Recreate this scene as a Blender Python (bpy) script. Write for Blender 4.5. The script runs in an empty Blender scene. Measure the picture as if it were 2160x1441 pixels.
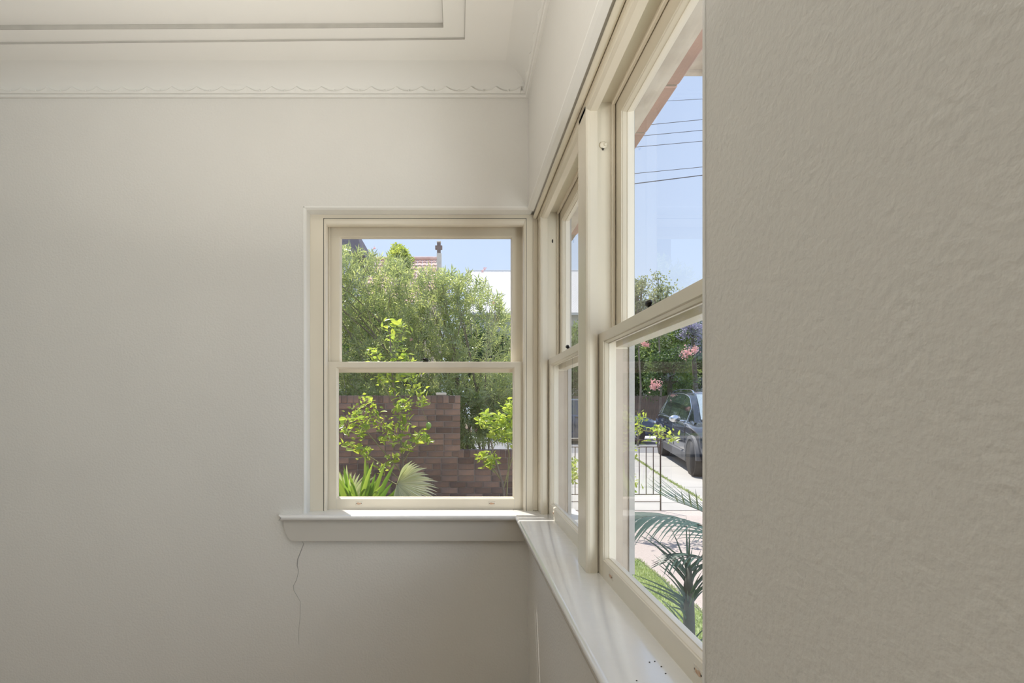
import bpy, math, random
import numpy as np
from mathutils import Vector, Matrix, Euler
random.seed(7); rng = np.random.default_rng(7)
C = bpy.context.scene.collection
SC = bpy.context.scene
# ---------------------------------------------------------------- camera, sky, sun, lights
EYE = 1.30; F = 1080.0; CX, CY = 968.0, 864.0
cd = bpy.data.cameras.new('camera'); cam = bpy.data.objects.new('camera', cd); C.objects.link(cam)
cam.location = (0, 0, EYE); cam.rotation_euler = (math.pi/2, 0, 0)
cd.sensor_fit = 'HORIZONTAL'; cd.sensor_width = 36; cd.lens = 36*F/2160
cd.shift_x = (1080-CX)/2160; cd.shift_y = (CY-720.5)/2160
cd.clip_start = 0.02; cd.clip_end = 500
SC.camera = cam
SC.view_settings.view_transform = 'Standard'; SC.view_settings.look = 'None'
SC.view_settings.gamma = 1; SC.view_settings.use_curve_mapping = False
SC.view_settings.exposure = 0.0
W = bpy.data.worlds.new('sky'); SC.world = W; W.use_nodes = True
nt = W.node_tree; nt.nodes.clear()
wo = nt.nodes.new('ShaderNodeOutputWorld'); bg = nt.nodes.new('ShaderNodeBackground')
tc = nt.nodes.new('ShaderNodeTexCoord'); sx = nt.nodes.new('ShaderNodeSeparateXYZ'); cr = nt.nodes.new('ShaderNodeValToRGB')
nt.links.new(tc.outputs['Generated'], sx.inputs[0]); nt.links.new(sx.outputs['Z'], cr.inputs[0])
e = cr.color_ramp.elements
e[0].position = 0.0; e[0].color = (0.70, 0.81, 0.94, 1)
e[1].position = 1.0; e[1].color = (0.40, 0.56, 0.92, 1)
q = e.new(0.35); q.color = (0.56, 0.70, 0.95, 1)
nt.links.new(cr.outputs[0], bg.inputs[0]); bg.inputs[1].default_value = 1.1
nt.links.new(bg.outputs[0], wo.inputs[0])
sd = bpy.data.lights.new('sun', 'SUN'); sd.energy = 7.0; sd.angle = 0.0093; sd.color = (1.0, 0.95, 0.87)
sun = bpy.data.objects.new('sun', sd); C.objects.link(sun)
SUNDIR = Vector((-0.50, 0.86, 2.55)).normalized()          # towards the sun
sun.rotation_euler = SUNDIR.to_track_quat('Z', 'Y').to_euler(); sun.location = (-4, 8, 14)
def area(name, loc, target, sx_, sy_, power, col):
    l = bpy.data.lights.new(name, 'AREA'); l.shape = 'RECTANGLE'; l.size = sx_; l.size_y = sy_; l.energy = power; l.color = col
    o = bpy.data.objects.new(name, l); C.objects.link(o); o.location = loc
    o.rotation_euler = (Vector(loc)-Vector(target)).to_track_quat('Z', 'Y').to_euler(); return o
# unseen fills added to brighten the room: one outside a rear opening, one upward
area('rear_fill_light', (.92, -.85, 1.10), (-1.2, .6, 2.0), 1.5, 1.2, 54, (.92, .99, 1.0))
area('ceiling_fill_light', (-.64, .62, 1.45), (-.64, .66, 3.0), .35, .35, 14.5, (1.0, .95, .88)).data.spread = 2.5

# ---------------------------------------------------------------- helpers
def R(z): return EYE + z
def PX(px, py, Y): return Vector(((px-CX)*Y/F, Y, EYE-(py-CY)*Y/F))
class MB:
    def __init__(s): s.v = []; s.f = []
    def add(s, v, f):
        b = len(s.v); s.v += [tuple(p) for p in v]; s.f += [tuple(i+b for i in q) for q in f]; return s
    def box(s, x0, x1, y0, y1, z0, z1, c=0):
        if c <= 0:
            v = [(x, y, z) for x in (x0, x1) for y in (y0, y1) for z in (z0, z1)]
            return s.add(v, [(0,1,3,2),(4,6,7,5),(0,4,5,1),(2,3,7,6),(0,2,6,4),(1,5,7,3)])
        cx, cy, cz = (x0+x1)/2, (y0+y1)/2, (z0+z1)/2
        hx, hy, hz = abs(x1-x0)/2, abs(y1-y0)/2, abs(z1-z0)/2
        c = min(c, hx*.9, hy*.9, hz*.9)
        v = []; idx = {}
        for sx_ in (-1,1):
            for sy_ in (-1,1):
                for sz_ in (-1,1):
                    for a in range(3):
                        h = [hx-c, hy-c, hz-c]; h[a] += c
                        idx[(sx_,sy_,sz_,a)] = len(v); v.append((cx+sx_*h[0], cy+sy_*h[1], cz+sz_*h[2]))
        f = []
        for a in range(3):
            b, d = (a+1)%3, (a+2)%3
            for sg in (-1, 1):
                def k(sb, sd2):
                    t = [0,0,0]; t[a] = sg; t[b] = sb; t[d] = sd2; return idx[(t[0],t[1],t[2],a)]
                q_ = [k(-1,-1), k(1,-1), k(1,1), k(-1,1)]
                f.append(q_ if sg > 0 else q_[::-1])
        for a in range(3):                                  # edges along axis a
            b, d = (a+1)%3, (a+2)%3
            for sb in (-1,1):
                for sd2 in (-1,1):
                    t0 = [0,0,0]; t0[b] = sb; t0[d] = sd2; t1 = list(t0); t0[a] = -1; t1[a] = 1
                    q_ = [idx[(*t0,b)], idx[(*t1,b)], idx[(*t1,d)], idx[(*t0,d)]]
                    f.append(q_ if sb*sd2 < 0 else q_[::-1])
        for sx_ in (-1,1):
            for sy_ in (-1,1):
                for sz_ in (-1,1):
                    q_ = [idx[(sx_,sy_,sz_,a)] for a in range(3)]
                    f.append(q_ if sx_*sy_*sz_ > 0 else q_[::-1])
        return s.add(v, f)
    def tube(s, pts, rad, n=6, cap=True):
        pts = [Vector(p) for p in pts]
        if not hasattr(rad, '__len__'): rad = [rad]*len(pts)
        rings = []; up = None; v = []
        for i, p in enumerate(pts):
            t = (pts[min(i+1, len(pts)-1)]-pts[max(i-1, 0)]).normalized()
            if up is None: up = t.orthogonal().normalized()
            up = (up - t*up.dot(t));
            up = up.normalized() if up.length > 1e-6 else t.orthogonal().normalized()
            w = t.cross(up)
            for k in range(n):
                a = 2*math.pi*k/n; v.append(p+(up*math.cos(a)+w*math.sin(a))*rad[i])
        f = []
        for i in range(len(pts)-1):
            for k in range(n):
                f.append((i*n+k, i*n+(k+1)%n, (i+1)*n+(k+1)%n, (i+1)*n+k))
        if cap: f += [tuple(range(n))[::-1], tuple(range((len(pts)-1)*n, len(pts)*n))]
        return s.add(v, f)
    def prism(s, poly, fn, a0, a1):
        """poly: list of 2-D points; fn(p, a) -> 3-D point; extruded from a0 to a1"""
        n = len(poly); v = [fn(p, a0) for p in poly]+[fn(p, a1) for p in poly]
        f = [(i, (i+1)%n, n+(i+1)%n, n+i) for i in range(n)]+[tuple(range(n))[::-1], tuple(range(n, 2*n))]
        return s.add(v, f)
    def ellipsoid(s, c, r, n=12, m=8):
        v = [(c[0], c[1], c[2]-r[2])]
        for j in range(1, m):
            t = math.pi*j/m
            for i in range(n):
                a = 2*math.pi*i/n; v.append((c[0]+r[0]*math.sin(t)*math.cos(a), c[1]+r[1]*math.sin(t)*math.sin(a), c[2]-r[2]*math.cos(t)))
        v.append((c[0], c[1], c[2]+r[2])); f = []
        for i in range(n): f.append((0, 1+(i+1)%n, 1+i))
        for j in range(m-2):
            for i in range(n): f.append((1+j*n+i, 1+j*n+(i+1)%n, 1+(j+1)*n+(i+1)%n, 1+(j+1)*n+i))
        b = 1+(m-2)*n
        for i in range(n): f.append((b+i, b+(i+1)%n, len(v)-1))
        return s.add(v, f)
    def mesh(s, name, off=None):
        me = bpy.data.meshes.new(name)
        v = s.v if off is None else [(p[0]-off[0], p[1]-off[1], p[2]-off[2]) for p in s.v]
        me.from_pydata(v, [], s.f); me.update(); return me
def recalc(me):
    import bmesh
    b = bmesh.new(); b.from_mesh(me); bmesh.ops.recalc_face_normals(b, faces=b.faces); b.to_mesh(me); b.free()
def root_loc(o):
    v = Vector((0,0,0))
    while o is not None: v += o.location; o = o.parent
    return v
def obj(name, mb, mat, parent=None, smooth=False, fix=True, local=False):
    """mb in world coordinates; parents are unrotated"""
    off = None if (parent is None or local) else root_loc(parent)
    me = mb.mesh(name, off) if isinstance(mb, MB) else mb
    if fix and isinstance(mb, MB): recalc(me)
    if mat and not me.materials: me.materials.append(mat)
    if smooth:
        for p in me.polygons: p.use_smooth = True
    o = bpy.data.objects.new(name, me); C.objects.link(o); o.parent = parent; return o
def tag(o, label=None, cat=None, group=None, kind=None):
    if label: o['label'] = label
    if cat: o['category'] = cat
    if group: o['group'] = group
    if kind: o['kind'] = kind
    return o
def thing(name, label, cat, loc=(0,0,0), group=None, kind=None):
    o = bpy.data.objects.new(name, None); C.objects.link(o); o.location = loc; o.empty_display_size = .1
    return tag(o, label, cat, group, kind)
def smooth_angle(o, deg=35):
    me = o.data
    for p in me.polygons: p.use_smooth = True
    try: me.set_sharp_from_angle(angle=math.radians(deg))
    except Exception: pass
    return o
# ---------------------------------------------------------------- materials
def mat(name, col, rough=.6, metal=0, bump=0, bscale=50, vary=0, vscale=4, col2=None, spec=.5, coat=0, rnd=0, detail=4, coord='Object', bdist=.01, stretch=None):
    m = bpy.data.materials.new(name); m.use_nodes = True; n = m.node_tree; b = n.nodes['Principled BSDF']
    b.inputs['Base Color'].default_value = (*col, 1); b.inputs['Roughness'].default_value = rough
    b.inputs['Metallic'].default_value = metal; b.inputs['Specular IOR Level'].default_value = spec
    if coat: b.inputs['Coat Weight'].default_value = coat; b.inputs['Coat Roughness'].default_value = .05
    t = n.nodes.new('ShaderNodeTexCoord'); co = t.outputs[coord]
    if stretch:
        mp = n.nodes.new('ShaderNodeMapping'); mp.inputs['Scale'].default_value = stretch
        n.links.new(co, mp.inputs[0]); co = mp.outputs[0]
    last = None
    if vary or col2:
        no = n.nodes.new('ShaderNodeTexNoise'); no.inputs['Scale'].default_value = vscale; no.inputs['Detail'].default_value = detail
        n.links.new(co, no.inputs['Vector'])
        rp = n.nodes.new('ShaderNodeValToRGB'); rp.color_ramp.elements[0].position = .3; rp.color_ramp.elements[1].position = .7
        c2 = col2 if col2 else tuple(c*(1-vary) for c in col)
        rp.color_ramp.elements[0].color = (*c2, 1); rp.color_ramp.elements[1].color = (*col, 1)
        n.links.new(no.outputs[0], rp.inputs[0]); last = rp.outputs[0]
    if rnd:
        oi = n.nodes.new('ShaderNodeObjectInfo'); hs = n.nodes.new('ShaderNodeHueSaturation')
        mr = n.nodes.new('ShaderNodeMapRange'); mr.inputs['To Min'].default_value = 1-rnd; mr.inputs['To Max'].default_value = 1+rnd
        n.links.new(oi.outputs['Random'], mr.inputs[0]); n.links.new(mr.outputs[0], hs.inputs['Value'])
        if last: n.links.new(last, hs.inputs['Color'])
        else: hs.inputs['Color'].default_value = (*col, 1)
        last = hs.outputs[0]
    if last: n.links.new(last, b.inputs['Base Color'])
    if bump:
        no = n.nodes.new('ShaderNodeTexNoise'); no.inputs['Scale'].default_value = bscale; no.inputs['Detail'].default_value = 3
        n.links.new(co, no.inputs['Vector'])
        bp = n.nodes.new('ShaderNodeBump'); bp.inputs['Strength'].default_value = bump; bp.inputs['Distance'].default_value = bdist
        n.links.new(no.outputs[0], bp.inputs['Height']); n.links.new(bp.outputs[0], b.inputs['Normal'])
    return m
def leafmat(name, col, col2, trans=.45, rough=.35, vscale=9, rnd=0, tcol=None):
    m = bpy.data.materials.new(name); m.use_nodes = True; n = m.node_tree; b = n.nodes['Principled BSDF']; out = n.nodes['Material Output']
    t = n.nodes.new('ShaderNodeTexCoord'); no = n.nodes.new('ShaderNodeTexNoise'); no.inputs['Scale'].default_value = vscale
    n.links.new(t.outputs['Object'], no.inputs['Vector'])
    rp = n.nodes.new('ShaderNodeValToRGB'); rp.color_ramp.elements[0].position = .35; rp.color_ramp.elements[1].position = .65
    rp.color_ramp.elements[0].color = (*col2, 1); rp.color_ramp.elements[1].color = (*col, 1)
    n.links.new(no.outputs[0], rp.inputs[0]); last = rp.outputs[0]
    if rnd:
        oi = n.nodes.new('ShaderNodeObjectInfo'); mx = n.nodes.new('ShaderNodeMixRGB')
        mx.inputs[1].default_value = (*col, 1); mx.inputs[2].default_value = (*col2, 1)
        n.links.new(oi.outputs['Random'], mx.inputs[0]); last = mx.outputs[0]
    n.links.new(last, b.inputs['Base Color']); b.inputs['Roughness'].default_value = rough
    tr = n.nodes.new('ShaderNodeBsdfTranslucent'); ms = n.nodes.new('ShaderNodeMixShader'); ms.inputs[0].default_value = trans
    g = n.nodes.new('ShaderNodeMixRGB'); g.blend_type = 'MULTIPLY'; g.inputs[0].default_value = 1
    n.links.new(last, g.inputs[1]); g.inputs[2].default_value = (*(tcol or (1.5, 1.5, .7)), 1)
    n.links.new(g.outputs[0], tr.inputs[0])
    n.links.new(b.outputs[0], ms.inputs[1]); n.links.new(tr.outputs[0], ms.inputs[2]); n.links.new(ms.outputs[0], out.inputs[0])
    return m
def glassmat(name, tint=(1,1,1), refl=1.0):
    m = bpy.data.materials.new(name); m.use_nodes = True; n = m.node_tree; n.nodes.clear()
    out = n.nodes.new('ShaderNodeOutputMaterial'); tr = n.nodes.new('ShaderNodeBsdfTransparent'); tr.inputs[0].default_value = (*tint, 1)
    gl = n.nodes.new('ShaderNodeBsdfGlossy'); gl.inputs['Roughness'].default_value = .01
    fr = n.nodes.new('ShaderNodeFresnel'); fr.inputs[0].default_value = 1.3 if refl < 1 else 1.45
    ms = n.nodes.new('ShaderNodeMixShader'); ge = n.nodes.new('ShaderNodeNewGeometry'); mm = n.nodes.new('ShaderNodeMath'); mm.operation = 'MULTIPLY'
    iv = n.nodes.new('ShaderNodeMath'); iv.operation = 'SUBTRACT'; iv.inputs[0].default_value = 1; n.links.new(ge.outputs['Backfacing'], iv.inputs[1])
    n.links.new(fr.outputs[0], mm.inputs[0]); n.links.new(iv.outputs[0], mm.inputs[1])
    n.links.new(mm.outputs[0], ms.inputs[0]); n.links.new(tr.outputs[0], ms.inputs[1]); n.links.new(gl.outputs[0], ms.inputs[2]); n.links.new(ms.outputs[0], out.inputs[0])
    return m
M = {}
M['plaster'] = mat('wall_plaster', (.80,.782,.74), .62, bump=.45, bscale=120, bdist=.0028, vary=.03, vscale=2.5, spec=.35)
M['ceiling'] = mat('ceiling_paint', (.90,.885,.84), .7, bump=.12, bscale=60, bdist=.002, vary=.02, vscale=2)
M['cove'] = mat('cornice_paint', (.84,.828,.785), .6, bump=.08, bscale=60, bdist=.002)
M['bead'] = mat('fresh_white_plaster', (.88,.87,.83), .5, bump=.2, bscale=80, bdist=.002)
M['wood'] = mat('cream_gloss_paint', (.84,.77,.635), .32, bump=.12, bscale=18, bdist=.003, vary=.05, vscale=7, stretch=(1,1,.12))
M['woodx'] = mat('cream_gloss_paint_rails', (.87,.80,.65), .3, bump=.12, bscale=18, bdist=.003, vary=.05, vscale=7)
M['stool'] = mat('white_gloss_sill_paint', (.85,.845,.83), .22, bump=.25, bscale=22, bdist=.004, spec=.6, coat=1)
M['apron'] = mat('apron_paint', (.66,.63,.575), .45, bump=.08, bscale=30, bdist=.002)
M['gap'] = mat('dark_gap', (.05,.045,.04), .9)
M['glass'] = glassmat('window_glass')
M['crack'] = mat('crack_filler', (.42,.41,.39), .8)
M['dark'] = mat('black_metal', (.03,.028,.025), .35, metal=.6)
M['plate'] = mat('painted_plate', (.80,.76,.66), .4, col2=(.68,.60,.48), vscale=120)
M['chip'] = mat('bare_wood_chip', (.55,.30,.18), .8, col2=(.7,.55,.4), vscale=200)
M['floor'] = mat('floor_boards', (.55,.41,.28), .35, vary=.3, vscale=6, stretch=(1,8,1))
M['extbeige'] = mat('weathered_beige_paint', (.56,.48,.40), .6, bump=.3, bscale=25, bdist=.003, col2=(.48,.40,.33), vscale=14)
M['ext'] = mat('exterior_frame_paint', (.42,.40,.38), .5, bump=.2, bscale=20, bdist=.003)
M['soffit'] = mat('weathered_soffit_paint', (.80,.74,.66), .7, bump=.5, bscale=40, bdist=.004, col2=(.62,.55,.48), vscale=12)
M['housebrick'] = mat('house_brick', (.56,.36,.30), .85, bump=.5, bscale=60, bdist=.004, col2=(.42,.28,.24), vscale=8, rnd=.15)
M['brick'] = mat('garden_brick', (.37,.225,.155), .85, bump=.6, bscale=50, bdist=.005, col2=(.185,.145,.13), vscale=5, rnd=.38, coord='Object')
M['mortar'] = mat('mortar', (.34,.28,.24), .95, bump=.5, bscale=80, bdist=.004)
M['concrete'] = mat('concrete', (.42,.405,.38), .9, bump=.3, bscale=60, bdist=.004, vary=.12, vscale=1.4, rnd=.03)
M['gravel'] = mat('pebble_concrete', (.45,.385,.35), .95, bump=.9, bscale=70, bdist=.01, col2=(.40,.34,.31), vscale=60)
M['asphalt'] = mat('asphalt', (.23,.23,.235), .9, bump=.5, bscale=80, bdist=.004, vary=.15, vscale=3)
M['soil'] = mat('garden_soil', (.16,.12,.08), .95, bump=.8, bscale=20, bdist=.02, vary=.4, vscale=12)
M['lawn'] = mat('lawn_base', (.27,.33,.13), .95, bump=.2, bscale=60, bdist=.005, vary=.25, vscale=14)
M['grass'] = leafmat('grass_blades', (.40,.47,.22), (.27,.36,.13), .35, .6, 5)
M['oleander'] = leafmat('oleander_leaves', (.50,.54,.36), (.29,.35,.22), .46, .22, 5.0)
M['bark'] = mat('grey_bark', (.30,.25,.20), .9, bump=.6, bscale=30, bdist=.005, vary=.3, vscale=10)
M['lime'] = leafmat('lime_leaves', (.54,.60,.13), (.28,.40,.09), .48, .35, 4, rnd=1, tcol=(1.35,1.35,.8))
M['limefine'] = leafmat('lime_small_leaves', (.56,.62,.16), (.26,.36,.10), .48, .3, 16, tcol=(1.35,1.35,.8))
M['limestem'] = mat('green_stem', (.30,.28,.14), .8)
M['limefruit'] = mat('green_citrus_skin', (.30,.46,.10), .4, bump=.3, bscale=90, bdist=.002)
M['palm'] = leafmat('palm_leaflets', (.07,.125,.10), (.045,.085,.065), .12, .38, 6, rnd=1)
M['palmstem'] = mat('palm_stem', (.10,.11,.09), .7, bump=.5, bscale=30, bdist=.006, vary=.3, vscale=20)
M['sword'] = leafmat('sword_leaves', (.34,.45,.13), (.12,.23,.06), .5, .35, 5, rnd=1)
M['fan'] = leafmat('silver_fan_leaf', (.75,.77,.62), (.50,.56,.38), .4, .4, 5, rnd=1, tcol=(1.2,1.2,.7))
M['wire'] = mat('rusty_wire', (.10,.07,.055), .8, metal=.3)
M['pink'] = leafmat('pink_petals', (.86,.48,.50), (.90,.62,.55), .35, .6, 20, tcol=(1.0,.85,.85))
M['purple'] = leafmat('jacaranda_blossom', (.42,.37,.58), (.24,.28,.22), .3, .6, 5, tcol=(1.1,1,1.2))
M['whiteroof'] = mat('white_metal_roof', (.70,.70,.70), .4, vary=.04, vscale=2)
M['terracotta'] = mat('terracotta_tiles', (.72,.50,.42), .85, col2=(.60,.36,.29), vscale=3, rnd=.15)
M['slate'] = mat('slate_roof', (.20,.17,.20), .8, vary=.2, vscale=4)
M['render'] = mat('pale_render', (.70,.68,.64), .9, vary=.06, vscale=2)
M['stone'] = mat('brown_stone', (.30,.21,.17), .9, vary=.2, vscale=6)
M['creamstone'] = mat('cream_stone', (.90,.78,.63), .9, vary=.1, vscale=6)
M['paling'] = mat('dark_paling', (.13,.10,.08), .9, vary=.35, vscale=8, stretch=(4,4,.6))
M['carpaint'] = mat('navy_car_paint', (.018,.022,.035), .22, metal=.35, coat=1.0)
M['bluepaint'] = mat('blue_car_paint', (.045,.07,.12), .25, metal=.4, coat=1.0)
M['cladding'] = mat('grey_cladding', (.10,.10,.105), .6)
M['tyre'] = mat('tyre_rubber', (.045,.045,.047), .8)
M['alloy'] = mat('alloy_rim', (.55,.55,.57), .3, metal=.9)
M['chrome'] = mat('chrome_trim', (.75,.76,.78), .18, metal=1)
M['carglass'] = mat('dark_car_glass', (.05,.07,.065), .04, spec=.9, coat=.6)
M['carshield'] = mat('windscreen_glass', (.30,.36,.38), .05, spec=1, coat=1)
M['roadline'] = mat('kerb_concrete', (.60,.59,.57), .9, vary=.1, vscale=3)
M['cable'] = mat('power_cable', (.05,.05,.06), .6)
M['trunkdark'] = mat('dark_trunk', (.09,.075,.06), .9, vary=.3, vscale=8)
M['tree_dark'] = leafmat('tree_leaves_dark', (.11,.18,.075), (.05,.09,.04), .35, .5, .9)
M['tree_mid'] = leafmat('tree_leaves_mid', (.26,.34,.12), (.12,.20,.07), .35, .5, .9)
M['tree_pale'] = leafmat('tree_leaves_pale', (.45,.50,.14), (.28,.36,.10), .4, .5, .9)
M['tree_grey'] = leafmat('tree_leaves_grey', (.40,.42,.31), (.26,.29,.21), .35, .5, 1.2)
# ---------------------------------------------------------------- room shell
D = 2.1012; XR = .284; HT = .823; SILL = -.428
ZF, ZC = 0.0, R(1.365)
def S(o): o['kind'] = 'structure'; return o
# back wall: opening X from -.628 to the corner, z from SILL to HT
b = MB()
b.box(-4.5, -.638, D, D+.24, ZF, R(1.40))
b.box(-.638, XR+.24, D, D+.24, R(HT+.010), R(1.40))
b.box(-.638, XR+.24, D, D+.24, ZF, R(SILL-.025))
wall_back = obj('wall_back', b, M['plaster'])
tag(S(wall_back), 'cream plaster wall facing the camera with the small window and a crack below its sill', 'wall')
def chamfer_strip(fnp, a0, a1, c=.010):
    return [fnp((0,0),a0)]
# plaster corner beads round the opening (45 degree arris)
b = MB()
b.prism([(D,-.638),(D-.0015,-.638),(D-.0015,-.634),(D+.009,-.628),(D+.065,-.628),(D+.065,-.645),(D+.01,-.645)], lambda p,a:(p[1],p[0],a), R(SILL-.02), R(HT+.006))
b.prism([(D,HT+.010),(D-.0015,HT+.010),(D-.0015,HT+.006),(D+.009,HT),(D+.065,HT),(D+.065,HT+.02),(D+.01,HT+.02)], lambda p,a:(a,p[0],R(p[1])), -.634, XR+.02)
obj('corner_bead', b, M['bead'], wall_back)
# crack
pts = [(637,1142),(641,1147),(634,1165),(628,1180),(627,1193),(630,1205),(626,1222),(619,1236),(620,1246),(627,1258),(634,1270),(633,1300),(630,1330),(631,1360)]
wd = [.8,1.6,1.8,2.4,2.2,1.0,1.0,1.2,.9,1.0,.6,.5,.4,.2]
b = MB(); v = []; f = []
for i, ((x, y), w_) in enumerate(zip(pts, wd)):
    y0 = D-.0006
    v += [((x-CX-w_*.5)*D/F, y0, R(-(y-CY)*D/F)), ((x-CX)*D/F, y0-.0009, R(-(y-CY)*D/F)), ((x-CX+w_*.5)*D/F, y0, R(-(y-CY)*D/F)), ((x-CX)*D/F, y0+.004, R(-(y-CY)*D/F))]
    if i:
        k = 4*i
        for j in range(4): f.append((k-4+j, k-4+(j+1)%4, k+(j+1)%4, k+j))
b.add(v, f)
tag(obj('crack', b, M['crack'], wall_back), 'hairline wavy crack filled grey')
# right wall
YN = .599
b = MB()
b.box(XR, XR+.24, .16, YN-.01, ZF, R(1.40)); b.box(XR,XR+.24,-2.6,-1.8,ZF,R(1.40)); b.box(XR,XR+.24,-1.8,.16,ZF,R(SILL)); b.box(XR,XR+.24,-1.8,.16,R(HT),R(1.40))  # opening behind the viewer, added to let the rear fill in
b.box(XR, XR+.24, YN-.01, D, R(HT+.008), R(1.40))
b.box(XR, XR+.10, YN-.01, D, ZF, R(SILL-.025)); b.box(XR+.02, XR+.24, YN-.01, D, ZF, R(SILL-.15))
wall_right = tag(S(obj('wall_right', b, M['plaster'])), 'cream textured plaster wall with the two tall windows, near at the picture edge', 'wall')
b = MB()
b.prism([(XR,HT+.010),(XR-.001,HT+.010),(XR-.001,HT+.004),(XR+.006,HT-.004),(XR+.022,HT-.008),(XR+.024,HT+.0),(XR+.05,HT),(XR+.05,HT+.02),(XR+.01,HT+.02)], lambda p,a:(p[0],a,R(p[1])), YN-.01, D+.002)
b.prism([(XR,-.0105),(XR-.0015,-.0105),(XR-.001,-.004),(XR+.009,.0),(XR+.05,0),(XR+.05,-.0105)], lambda p,a:(p[0],YN+p[1],a), R(SILL-.02), R(HT+.0))
obj('corner_bead', b, M['bead'], wall_right)
tag(S(obj('wall_left', MB().box(-4.62,-4.5,-2.6,D+.2,ZF,R(1.4)), M['plaster'])), 'plain cream plaster wall on the far side of the room', 'wall')
tag(S(obj('wall_front', MB().box(-4.62,XR+.24,-2.72,-2.6,ZF,R(1.4)), M['plaster'])), 'plain cream plaster wall behind the viewer', 'wall')
tag(S(obj('floor', MB().box(-4.62,XR+.24,-2.72,D+.2,ZF-.1,ZF), M['floor'])), 'brown timber floor below the windows', 'floor')
# ceiling with two recessed steps
X1, X2 = .0211, -.0564
yA = lambda x: 1.8875 + (X1-x)*.0142
yB = lambda x: 1.8365 + (X2-x)*.0068
z0, z1, z2 = 1.365, 1.371, 1.387
b = MB()
XL, YF = -2.85, -2.4
b.box(-4.62, XR+.24, -2.72, D+.24, R(z2), R(1.50))
def quadbox(p, zb, zt):   # p four xy corners
    b.add([(x,y,R(zb)) for x,y in p]+[(x,y,R(zt)) for x,y in p], [(0,1,2,3),(7,6,5,4),(0,4,5,1),(1,5,6,2),(2,6,7,3),(3,7,4,0)])
quadbox([(-4.6,yA(-4.6)),(XR+.1,yA(XR+.1)),(XR+.1,D+.1),(-4.6,D+.1)], z0, 1.392)
quadbox([(X1,-2.7),(XR+.1,-2.7),(XR+.1,yA(XR+.1)+.0),(X1,yA(X1))], z0, 1.391)
b.add([(-4.6,yB(-4.6),R(z1)),(X2,yB(X2),R(z1)),(X2,-2.7,R(z1)),(X1+.01,-2.7,R(z1)),(X1+.01,yA(X1)+.01,R(z1)),(-4.6,yA(-4.6)+.01,R(z1))]+[(-4.6,yB(-4.6),R(1.3915)),(X2,yB(X2),R(1.3915)),(X2,-2.7,R(1.3915)),(X1+.01,-2.7,R(1.3915)),(X1+.01,yA(X1)+.01,R(1.3915)),(-4.6,yA(-4.6)+.01,R(1.3915))],[(0,1,4,5),(1,2,3,4),(6,11,10,7),(7,10,9,8),(0,6,7,1),(1,7,8,2),(2,8,9,3),(3,9,10,4),(4,10,11,5),(5,11,6,0)])
ceil_o = tag(S(obj('ceiling', b, M['ceiling'])), 'off-white plaster ceiling with two stepped recessed borders', 'ceiling')
M['riser_shade'] = mat('riser_shade_taupe', (.52,.50,.455), .9, vary=.12, vscale=14)  # taupe darker than the ceiling: riser shade put into the colour
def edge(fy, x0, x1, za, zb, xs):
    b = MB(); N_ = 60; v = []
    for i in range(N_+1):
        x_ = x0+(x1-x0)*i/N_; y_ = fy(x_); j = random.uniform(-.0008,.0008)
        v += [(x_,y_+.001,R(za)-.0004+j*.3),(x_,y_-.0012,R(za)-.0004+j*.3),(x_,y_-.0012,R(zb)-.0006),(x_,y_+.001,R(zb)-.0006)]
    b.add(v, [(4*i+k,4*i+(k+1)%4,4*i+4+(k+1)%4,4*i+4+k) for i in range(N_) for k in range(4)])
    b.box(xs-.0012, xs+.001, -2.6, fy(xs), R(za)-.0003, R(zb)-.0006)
    obj('recess_edge', b, M['riser_shade'], ceil_o)
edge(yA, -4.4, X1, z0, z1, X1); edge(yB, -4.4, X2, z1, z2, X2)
# cornice (cove + scalloped edge), mitred in the corner
prof = [(.0,1.276),(.010,1.276),(.0125,1.279),(.0125,1.286),(.010,1.289),(.0065,1.290)]
for k in range(0, 13):
    t = k/12*math.pi/2; prof.append((.100-.094*math.cos(t), 1.290+.075*math.sin(t)))
prof += [(.104,1.3655),(.0,1.372)]
n = len(prof)
def cornice(num, which, label):
    b = MB(); v = []
    for d, z in prof:
        c = (XR-d, D-d, R(z)); e2 = (-4.5, D-d, R(z)) if which == 'b' else (XR-d, -2.6, R(z))
        v += [c, e2]
    b.add(v, [(2*i, 2*i+1, 2*((i+1)%n)+1, 2*((i+1)%n)) for i in range(n)])
    o = obj('trim_%d' % num, b, M['cove']); tag(S(o), label, 'cornice'); smooth_angle(o, 30)
    return o
tb = cornice(1, 'b', 'coved cornice with a scalloped lower edge along the wall facing the camera')
tr_ = cornice(2, 'r', 'coved cornice with a scalloped lower edge above the two side windows')
# one scallop: peak at each end, hanging curve between
PW = .1012
pl = [(-PW/2, .0)]
N = 12
top = []
for k in range(N+1):
    u = -1+2*k/N; top.append((u*PW/2, .007+.0155*abs(u)**2.2))
def scallop_mesh(which):
    b = MB(); v = []; f = []
    for (x, zt) in top:
        d1 = .0125; dT = .0145+.35*max(0,zt-.007)
        for (dd, zz) in ((.0105,.0),(.0165,.0),(dT+.0065,zt-.0025),(dT+.0050,zt+.0005),(dT-.008,zt-.001)):
            v.append((x,-dd,zz) if which == 'b' else (-dd,-x,zz))
    for i in range(N):
        for j in range(5): f.append((5*i+j,5*i+(j+1)%5,5*(i+1)+(j+1)%5,5*(i+1)+j))
    f += [(0,1,2,3,4),(5*N+4,5*N+3,5*N+2,5*N+1,5*N)]
    b.add(v, f)
    c = (0,-.0185,.0105) if which == 'b' else (-.0185,0,.0105)
    b.ellipsoid(c, (.0032,.0032,.0036), 8, 6)
    me = b.mesh('scallop'); recalc(me); me.materials.append(M['cove']); return me
mb_, mr_ = scallop_mesh('b'), scallop_mesh('r')
x = (1071-CX)*D/F
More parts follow.
